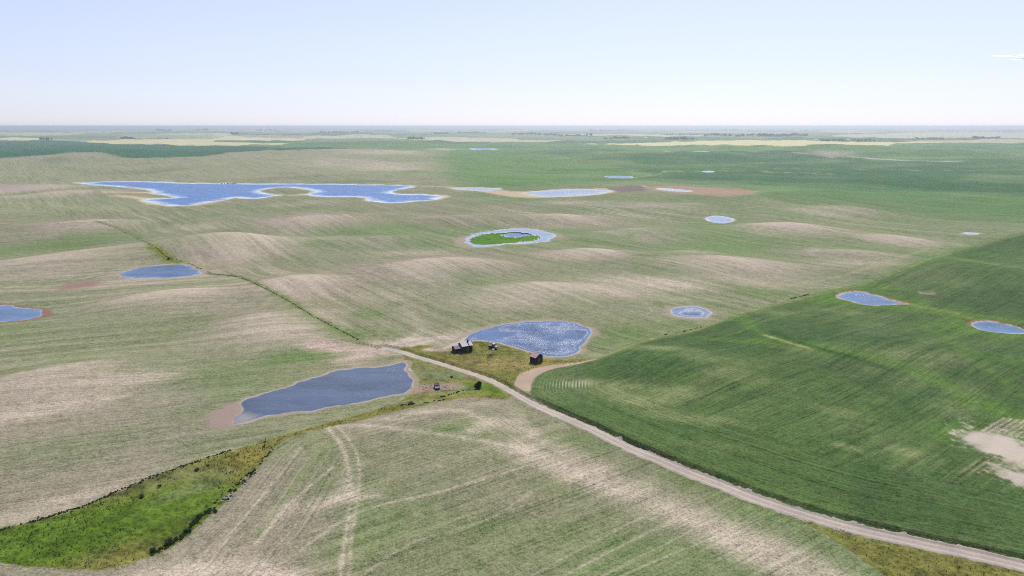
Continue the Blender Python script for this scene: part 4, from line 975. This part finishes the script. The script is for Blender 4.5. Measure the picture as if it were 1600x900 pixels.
for i, (u, v, s_, lb) in enumerate([(264,847,1.5,'darkest shrub in the ragged row below the bright grass'), (292,831,1.3,'shrub up and right of the darkest one in the ragged row'), (312,808,1.2,'shrub at the bend of the ragged row, below the nearer rock pile'), (337,800,.9,'small shrub under the nearer rock pile'),
        (240,861,1.2,'lowest shrub of the ragged row at the grass corner'), (222,777,1.0,'broad grey green shrub standing inside the lower left grass'), (250,760,.8,'smaller shrub uphill of the broad one inside the grass'), (308,735,1.0,'dark shrub at the upper edge of the grass strip'), (325,728,.7,'small shrub beside the leftmost fence post'),
        (412,699,.7,'small round shrub under the rightmost fence post'), (706,590,.9,'grey shrub in the grass between the pond and the track'), (264,405,1.6,'shrub in the weedy gap just above the lens shaped pond'), (337,786,.6,'tiny shrub between the rock pile and the bright grass')]):
    o = proto if i == 0 else copy_tree(proto)
    px, py, pz = spot(u, v); o.location = (px, py, pz-.05); o.scale = (s_*r_.uniform(.9, 1.4), s_, s_*r_.uniform(.7, .9)); o.rotation_euler = (0, 0, r_.uniform(0, 6.28))
    tag(o, lb, 'shrub', 'low shrubs around the grass strip')
# fence posts
pp = MB(); pp.tube((0, 0, -.3), (0.05, 0, 1.35), .10, .085, 7)
post0 = None
PL = ['fence post nearest the narrow neck of the grass strip, rightmost of four', 'second fence post from the neck of the grass strip', 'third fence post from the neck, above the orange grass', 'leftmost of the four fence posts, beside low scrub']
for i, (u, v) in enumerate([(415, 689), (375.5, 706), (353, 715), (322, 727), (797, 603)]):
    px, py, pz = spot(u, v)
    if post0 is None: post0 = pp.build('fence_post', M_POST); o = post0
    else: o = post0.copy(); COL.objects.link(o)
    o.location = (px, py, pz); o.rotation_euler = (r_.uniform(-.08, .08), r_.uniform(-.1, .1), i)
    if i < 4: tag(o, PL[i], 'fence post', 'fence posts left along the grass strip')
    else: tag(o, 'lone wooden fence post beside the gravel track below the farmyard', 'fence post')
# tussocks of grass: joined, nobody could count them
def tussocks(name, poly, n_, mat, hmin, hmax, label, seed, test=None):
    r2 = np.random.RandomState(seed); P = np.asarray(poly); lo, hi = P.min(0), P.max(0)
    px = r2.uniform(lo[0], hi[0], n_*5); py = r2.uniform(lo[1], hi[1], n_*5)
    k_ = sdf(P, px, py, 10) < -.6
    if test is not None: k_ &= test(px, py)
    px, py = px[k_][:n_], py[k_][:n_]; pz = h_full(px, py); n2 = len(px)
    th = r2.uniform(0, math.pi, n2); hh = r2.uniform(hmin, hmax, n2); ww = hh*r2.uniform(.5, 1.0, n2); lean = r2.uniform(-.3, .3, (n2, 2))
    V = []; F_ = []
    c, s = np.cos(th), np.sin(th)
    for q_ in range(2):
        cx_, sx_ = (c, s) if q_ == 0 else (-s, c)
        V += [np.stack([px-cx_*ww*.6, py-sx_*ww*.6, pz-.05], 1), np.stack([px+cx_*ww*.6, py+sx_*ww*.6, pz-.05], 1), np.stack([px+cx_*ww*.3+lean[:, 0], py+sx_*ww*.3+lean[:, 1], pz+hh], 1), np.stack([px-cx_*ww*.45+lean[:, 0], py-sx_*ww*.45+lean[:, 1], pz+hh*.8], 1)]
    V = np.concatenate(V); idx = np.arange(n2)
    F_ = np.concatenate([np.stack([idx+(q_*4+j)*n2 for j in range(4)], 1) for q_ in range(2)])
    me = bpy.data.meshes.new(name); me.vertices.add(len(V)); me.vertices.foreach_set('co', V.astype(np.float32).ravel()); nf = len(F_)
    me.loops.add(nf*4); me.loops.foreach_set('vertex_index', F_.astype(np.int32).ravel()); me.polygons.add(nf)
    me.polygons.foreach_set('loop_start', np.arange(0, nf*4, 4, dtype=np.int32)); me.polygons.foreach_set('loop_total', np.full(nf, 4, np.int32)); me.update(calc_edges=True)
    me.materials.append(mat); o = bpy.data.objects.new(name, me); COL.objects.link(o); return tag(o, label, None, None, 'stuff')
lush = lambda a, b: (fbm(a, b, 14, 2, 301) > .40) & (np.hypot(a+70, b-165) < 75)
tussocks('marsh_grass', STRIP, 3500, M_GRASS, .15, .42, 'bright green tussocks of marsh grass in the lower left', 1, lush)
tussocks('dry_grass', STRIP, 1200, M_OLIVE, .12, .32, 'olive tussocks along the winding grass strip', 2, lambda a, b: (fbm(a, b, 9, 2, 302) > .5))
tussocks('roadside_tussocks', CORNER, 500, M_OLIVE, .12, .35, 'olive tussocks in the lower right grass corner', 3)
tussocks('yard_tussocks', YARD, 500, M_OLIVE, .15, .4, 'short olive tussocks on the farmyard', 4, lambda a, b: (fbm(a, b, 12, 2, 303) > .52))

# --- cattle at the lake
def cow_mesh(graze):
    hz = .55 if graze else 1.5; hx = 1.45 if graze else 1.4
    V = [(0, 0, 1.05), (-.75, 0, 1.1), (.65, 0, 1.08), (1.0, 0, 1.2 if not graze else .95), (hx, 0, hz), (hx+.3, 0, hz-.18)]; R = [.40, .36, .40, .24, .17, .10]
    E_ = [(0, 1), (0, 2), (2, 3), (3, 4), (4, 5)]
    for lx, ly in ((-.72, .2), (-.72, -.2), (.6, .2), (.6, -.2)):
        n_ = len(V); V += [(lx, ly, .8), (lx+(-.08 if lx < 0 else .02), ly, .45), (lx, ly, .03)]; R += [.17, .09, .07]; E_ += [(1 if lx < 0 else 2, n_), (n_, n_+1), (n_+1, n_+2)]
    n_ = len(V); V += [(-1.08, 0, 1.2), (-1.2, 0, .6)]; R += [.06, .04]; E_ += [(1, n_), (n_, n_+1)]
    me = bpy.data.meshes.new('c'); me.from_pydata(V, E_, []); o = bpy.data.objects.new('c', me); COL.objects.link(o)
    md = o.modifiers.new('s', 'SKIN'); sb = o.modifiers.new('u', 'SUBSURF'); sb.levels = 1
    for i, r0 in enumerate(R): me.skin_vertices[0].data[i].radius = (r0*.8, r0)
    me.skin_vertices[0].data[0].use_root = True
    dg = bpy.context.evaluated_depsgraph_get(); res = bpy.data.meshes.new_from_object(o.evaluated_get(dg)); bpy.data.objects.remove(o); res.name = 'cow'; res.materials.clear(); res.materials.append(M_HIDE); return res
CM = [cow_mesh(False), cow_mesh(True)]
for i, (u, v, rz, g, lb) in enumerate([(346.6,288,.3,0,'black cow standing leftmost of the cattle on the lake shore'), (351,287.6,1.6,1,'black cow with head down, second from the left on the lake shore'), (355.4,288.3,.1,0,'black cow left of the tight pair in the middle of the cattle'),
                                   (357.2,287.9,2.8,0,'black cow right of the tight pair in the middle of the cattle'), (360.4,287.8,1.2,1,'smaller looking black cow between the pair and the two on the right'), (364,288.1,2.9,0,'black cow second from the right among the lake cattle'), (367,288.2,.4,1,'rightmost black cow of the cattle on the lake shore')]):
    o = bpy.data.objects.new('cow', CM[g]); COL.objects.link(o); px, py = at(u, v, h_full); o.location = (px, py, max(gz(px, py), PONDS[9]['lv']-.25)); o.rotation_euler = (0, 0, rz); o.scale = (1.15,)*3
    tag(o, lb, 'cow', 'cattle at the lake')

# --- farms and shelterbelts near the skyline
def barn(u, v, L_, W_, Hh, wall, roofm, label, rz=0.0, name='farm_building', cat='barn'):
    px, py, pz = spot(u, v); e = empty(name, (px, py, pz-.3), rz, label, cat)
    MB().prism([(-W_/2, 0), (W_/2, 0), (W_/2, Hh), (0, Hh+W_*.25), (-W_/2, Hh)], -L_/2, L_/2).build('wall', wall, e)
    m = MB()
    for s in (-1, 1): m.prism([(s*(W_/2+.5), Hh-.2), (0, Hh+W_*.25+.03), (0, Hh+W_*.25+.33), (s*(W_/2+.5), Hh+.1)], -L_/2-.5, L_/2+.5)
    m.build('roof', roofm, e); MB().box(-2.5, 2.5, -W_/2-.12, -W_/2-.01, 0, Hh*.8).build('door', M_TRIM, e)
    return e
barn(1274.5, 220.3, 18, 11, 6, M_WHITE, M_WHITE, 'lone small white farm building at the near edge of the yellow strip')
barn(1323, 219.3, 32, 14, 6, M_WHITE, M_WHITE, 'left white farm building half hidden in the distant shelterbelt')
barn(1338, 219.3, 28, 14, 6, M_TIN, M_WHITE, 'right white farm building in the distant shelterbelt')
barn(1009, 216.5, 12, 9, 4, M_WHITE, M_WHITE, 'tiny white farm building left of the dark tree clump near the skyline')
barn(842, 208.2, 40, 16, 8, M_WHITE, M_WHITE, 'tiny white farm building on the far left of the hazy tree line')
def belt(u0, u1, v, hgt, label, gaps=.1, seed=1, depth=18):
    r_ = random.Random(seed); x0, y0 = at(u0, v); x1, y1 = at(u1, v); Ln = math.hypot(x1-x0, y1-y0); n_ = int(Ln/(hgt*.55)); m = MB(); n_ = min(n_, 140)
    V = []; xs = []
    for i in range(n_):
        if r_.random() < gaps: continue
        t = (i+r_.random())/n_; xs.append((x0+(x1-x0)*t, y0+(y1-y0)*t+r_.uniform(-1, 1)*depth))
    if not xs: return
    zz = h_full(np.array([a for a, b in xs]), np.array([b for a, b in xs])); z0 = float(zz.min())
    for (px, py), pz in zip(xs, zz):
        hh = hgt*1.3*r_.uniform(.6, 1.15); w_ = hh*r_.uniform(.35, .6); m.tube((px-x0, py-y0, pz-z0-.5), (px-x0, py-y0, pz-z0+hh*.5), hh*.04, hh*.02, 5)
        for j in range(40):
            d_ = Vector((r_.gauss(0, 1), r_.gauss(0, 1), r_.gauss(0, 1))).normalized()*(r_.random()**.4); c = Vector((px-x0+d_.x*w_, py-y0+d_.y*w_, pz-z0+hh*.58+d_.z*hh*.42)); s_ = hh*.17
            a_ = Vector((r_.gauss(0, 1), r_.gauss(0, 1), r_.gauss(0, 1))).normalized(); b_ = a_.orthogonal().normalized(); m.add([c+a_*s_, c+b_*s_, c-a_*s_, c-b_*s_], [(0, 1, 2, 3)])
    o = m.build('shelterbelt', M_FAR); o.location = (x0, y0, z0); return tag(o, label, None, None, 'stuff')
for i, (u0, u1, v, hh, gp, lb) in enumerate([
    (1040,1074,218.4,15,.03,'dark dense tree clump just beyond the long yellow strip'), (1070,1086,218.2,10,.1,'low right end of the dark dense tree clump'), (959,982,217.2,14,.2,'short dark tree row left of the dense clump'), (943,957,217.0,8,.5,'sparse trees left of the short dark tree row'),
    (637,663,217.8,13,.1,'small dark tree clump standing alone left of centre'), (1283,1322,220.6,10,.25,'thin tree row left of the white farm buildings'), (1329,1365,220.3,10,.3,'thin tree row right of the white farm buildings'),
    (1100,1200,213.2,17,.25,'long hazy blue tree line behind the dense clump'), (1185,1262,212.6,18,.15,'hazy blue tree line left of the white farm'), (1030,1110,211.3,16,.5,'sparse hazy trees left of the long blue tree line'),
    (800,845,210.8,20,.2,'hazy tree line at the centre of the skyline'), (850,925,212.2,18,.4,'broken hazy tree line right of centre'), (500,560,207.6,20,.4,'faint tree line left of centre near the horizon'), (585,612,205.6,20,.4,'faint small trees above the left centre fields'),
    (186,208,217.4,14,.2,'tree row at the left end of the pale strips'), (62,80,219.3,14,.1,'small farm trees between the two left pale strips'), (210,268,217.0,5,.5,'thin hedge above the left yellow strip'), (245,268,204.4,26,.3,'faint grove far left near the horizon'), (305,325,203.8,24,.3,'faint pair of groves near the left horizon'),
    (362,372,210.0,20,.1,'single dark grove above the left yellow strip'), (372,470,210.6,8,.5,'thin hazy hedge left of centre'), (680,700,209.2,16,.3,'small grove above the centre fields'), (1424,1475,217.6,12,.25,'thin trees between the right pale strips'), (1520,1560,216.4,14,.1,'dark tree row between the right pale strips'),
    (1560,1598,204.9,22,.4,'hazy trees at the far right near the horizon'), (1452,1490,205.4,18,.4,'faint hazy trees right near the horizon'), (1130,1160,204.6,24,.4,'faint small grove high on the right horizon'), (1252,1282,204.8,22,.4,'faint grove above the long blue tree line'), (715,760,208.0,16,.5,'faint trees just right of the centre grove'),
    (920,990,204.6,24,.5,'faint scattered trees at the centre right horizon'), (400,440,204.6,24,.6,'faint trees at the left centre horizon')]):
    belt(u0, u1, v, hh, lb, gp, 900+i)

# ------------------------------------------------------------ a wisp of high cloud
mc, cn, cb = newmat('cirrus'); P_ = N(cn, 'ShaderNodeTexCoord').outputs['Object']; cn.nodes.remove(cb)
fd = N(cn, 'ShaderNodeAttribute', attribute_name='fade').outputs['Fac']; nz_ = noise(cn, vmath(cn, 'MULTIPLY', P_, (.0006, .0016, 0.0)), 1.0, 5, .6)
tb = N(cn, 'ShaderNodeBsdfTranslucent'); tb.inputs[0].default_value = (1, 1, 1, 1); tp = N(cn, 'ShaderNodeBsdfTransparent'); m2 = N(cn, 'ShaderNodeMixShader'); L(cn, tp.outputs[0], m2.inputs[1]); L(cn, tb.outputs[0], m2.inputs[2])
L(cn, math_(cn, 'MULTIPLY', fd, math_(cn, 'ADD', math_(cn, 'MULTIPLY', math_(cn, 'SUBTRACT', nz_, .5), 2.5), .9, clamp=True)), m2.inputs[0]); L(cn, m2.outputs[0], cn.nodes['Material Output'].inputs['Surface'])
for (u, v, rw_, rh_, lb) in ((1598, 86.5, 48, 2.6, 'thin white cirrus streak high at the right edge'), (1606, 92, 34, 1.4, 'fainter cirrus streak just below the first')):
    d_ = ray(u, v); t_ = 52000/d_[1]; nu, nv = 40, 20; gx_, gy_ = np.meshgrid(np.linspace(-1, 1, nu), np.linspace(-1, 1, nv)); gx_ = gx_.ravel(); gy_ = gy_.ravel()
    W_ = rw_*t_/FPX; H_ = rh_*t_/FPX/math.tan(math.radians(5.4)); zz = (fbm(gx_*2+9, gy_*2, .5, 3, 8)-.5)*160
    me = bpy.data.meshes.new('cloud'); me.from_pydata([(float(a_*W_), float(b_*H_ + a_*H_*.5), float(c_)) for a_, b_, c_ in zip(gx_, gy_, zz)], [], [(j*nu+i, j*nu+i+1, (j+1)*nu+i+1, (j+1)*nu+i) for j in range(nv-1) for i in range(nu-1)])
    fa = me.attributes.new('fade', 'FLOAT', 'POINT'); fa.data.foreach_set('value', (sstep(1, .2, abs(gx_))*sstep(1, .1, abs(gy_))).astype(np.float32)); me.materials.append(mc); me.polygons.foreach_set('use_smooth', [True]*len(me.polygons))
    o = bpy.data.objects.new('cloud', me); COL.objects.link(o); o.location = (d_[0]*t_, d_[1]*t_, CAM_H+d_[2]*t_); o.rotation_euler = (0, 0, -.6); tag(o, lb, None, None, 'structure')

# ------------------------------------------------------------ the air
zmin = float(Z.min())
hz = MB().box(-62000, 62000, -62000, 62000, zmin-3, max(float(Z.max())+2, CAM_H+4))
hm = bpy.data.materials.new('haze_air'); hm.use_nodes = True; hn = hm.node_tree; hn.nodes.clear()
ho = hn.nodes.new('ShaderNodeOutputMaterial'); hv = hn.nodes.new('ShaderNodeVolumePrincipled'); hv.inputs['Color'].default_value = HAZE_COL; hv.inputs['Density'].default_value = HAZE_DENS; hv.inputs['Anisotropy'].default_value = .6
hn.links.new(hv.outputs[0], ho.inputs['Volume'])
o = hz.build('haze', hm); tag(o, 'thin pale summer haze', None, None, 'stuff')
print('Z range', Z.min(), Z.max(), 'faces', len(F))
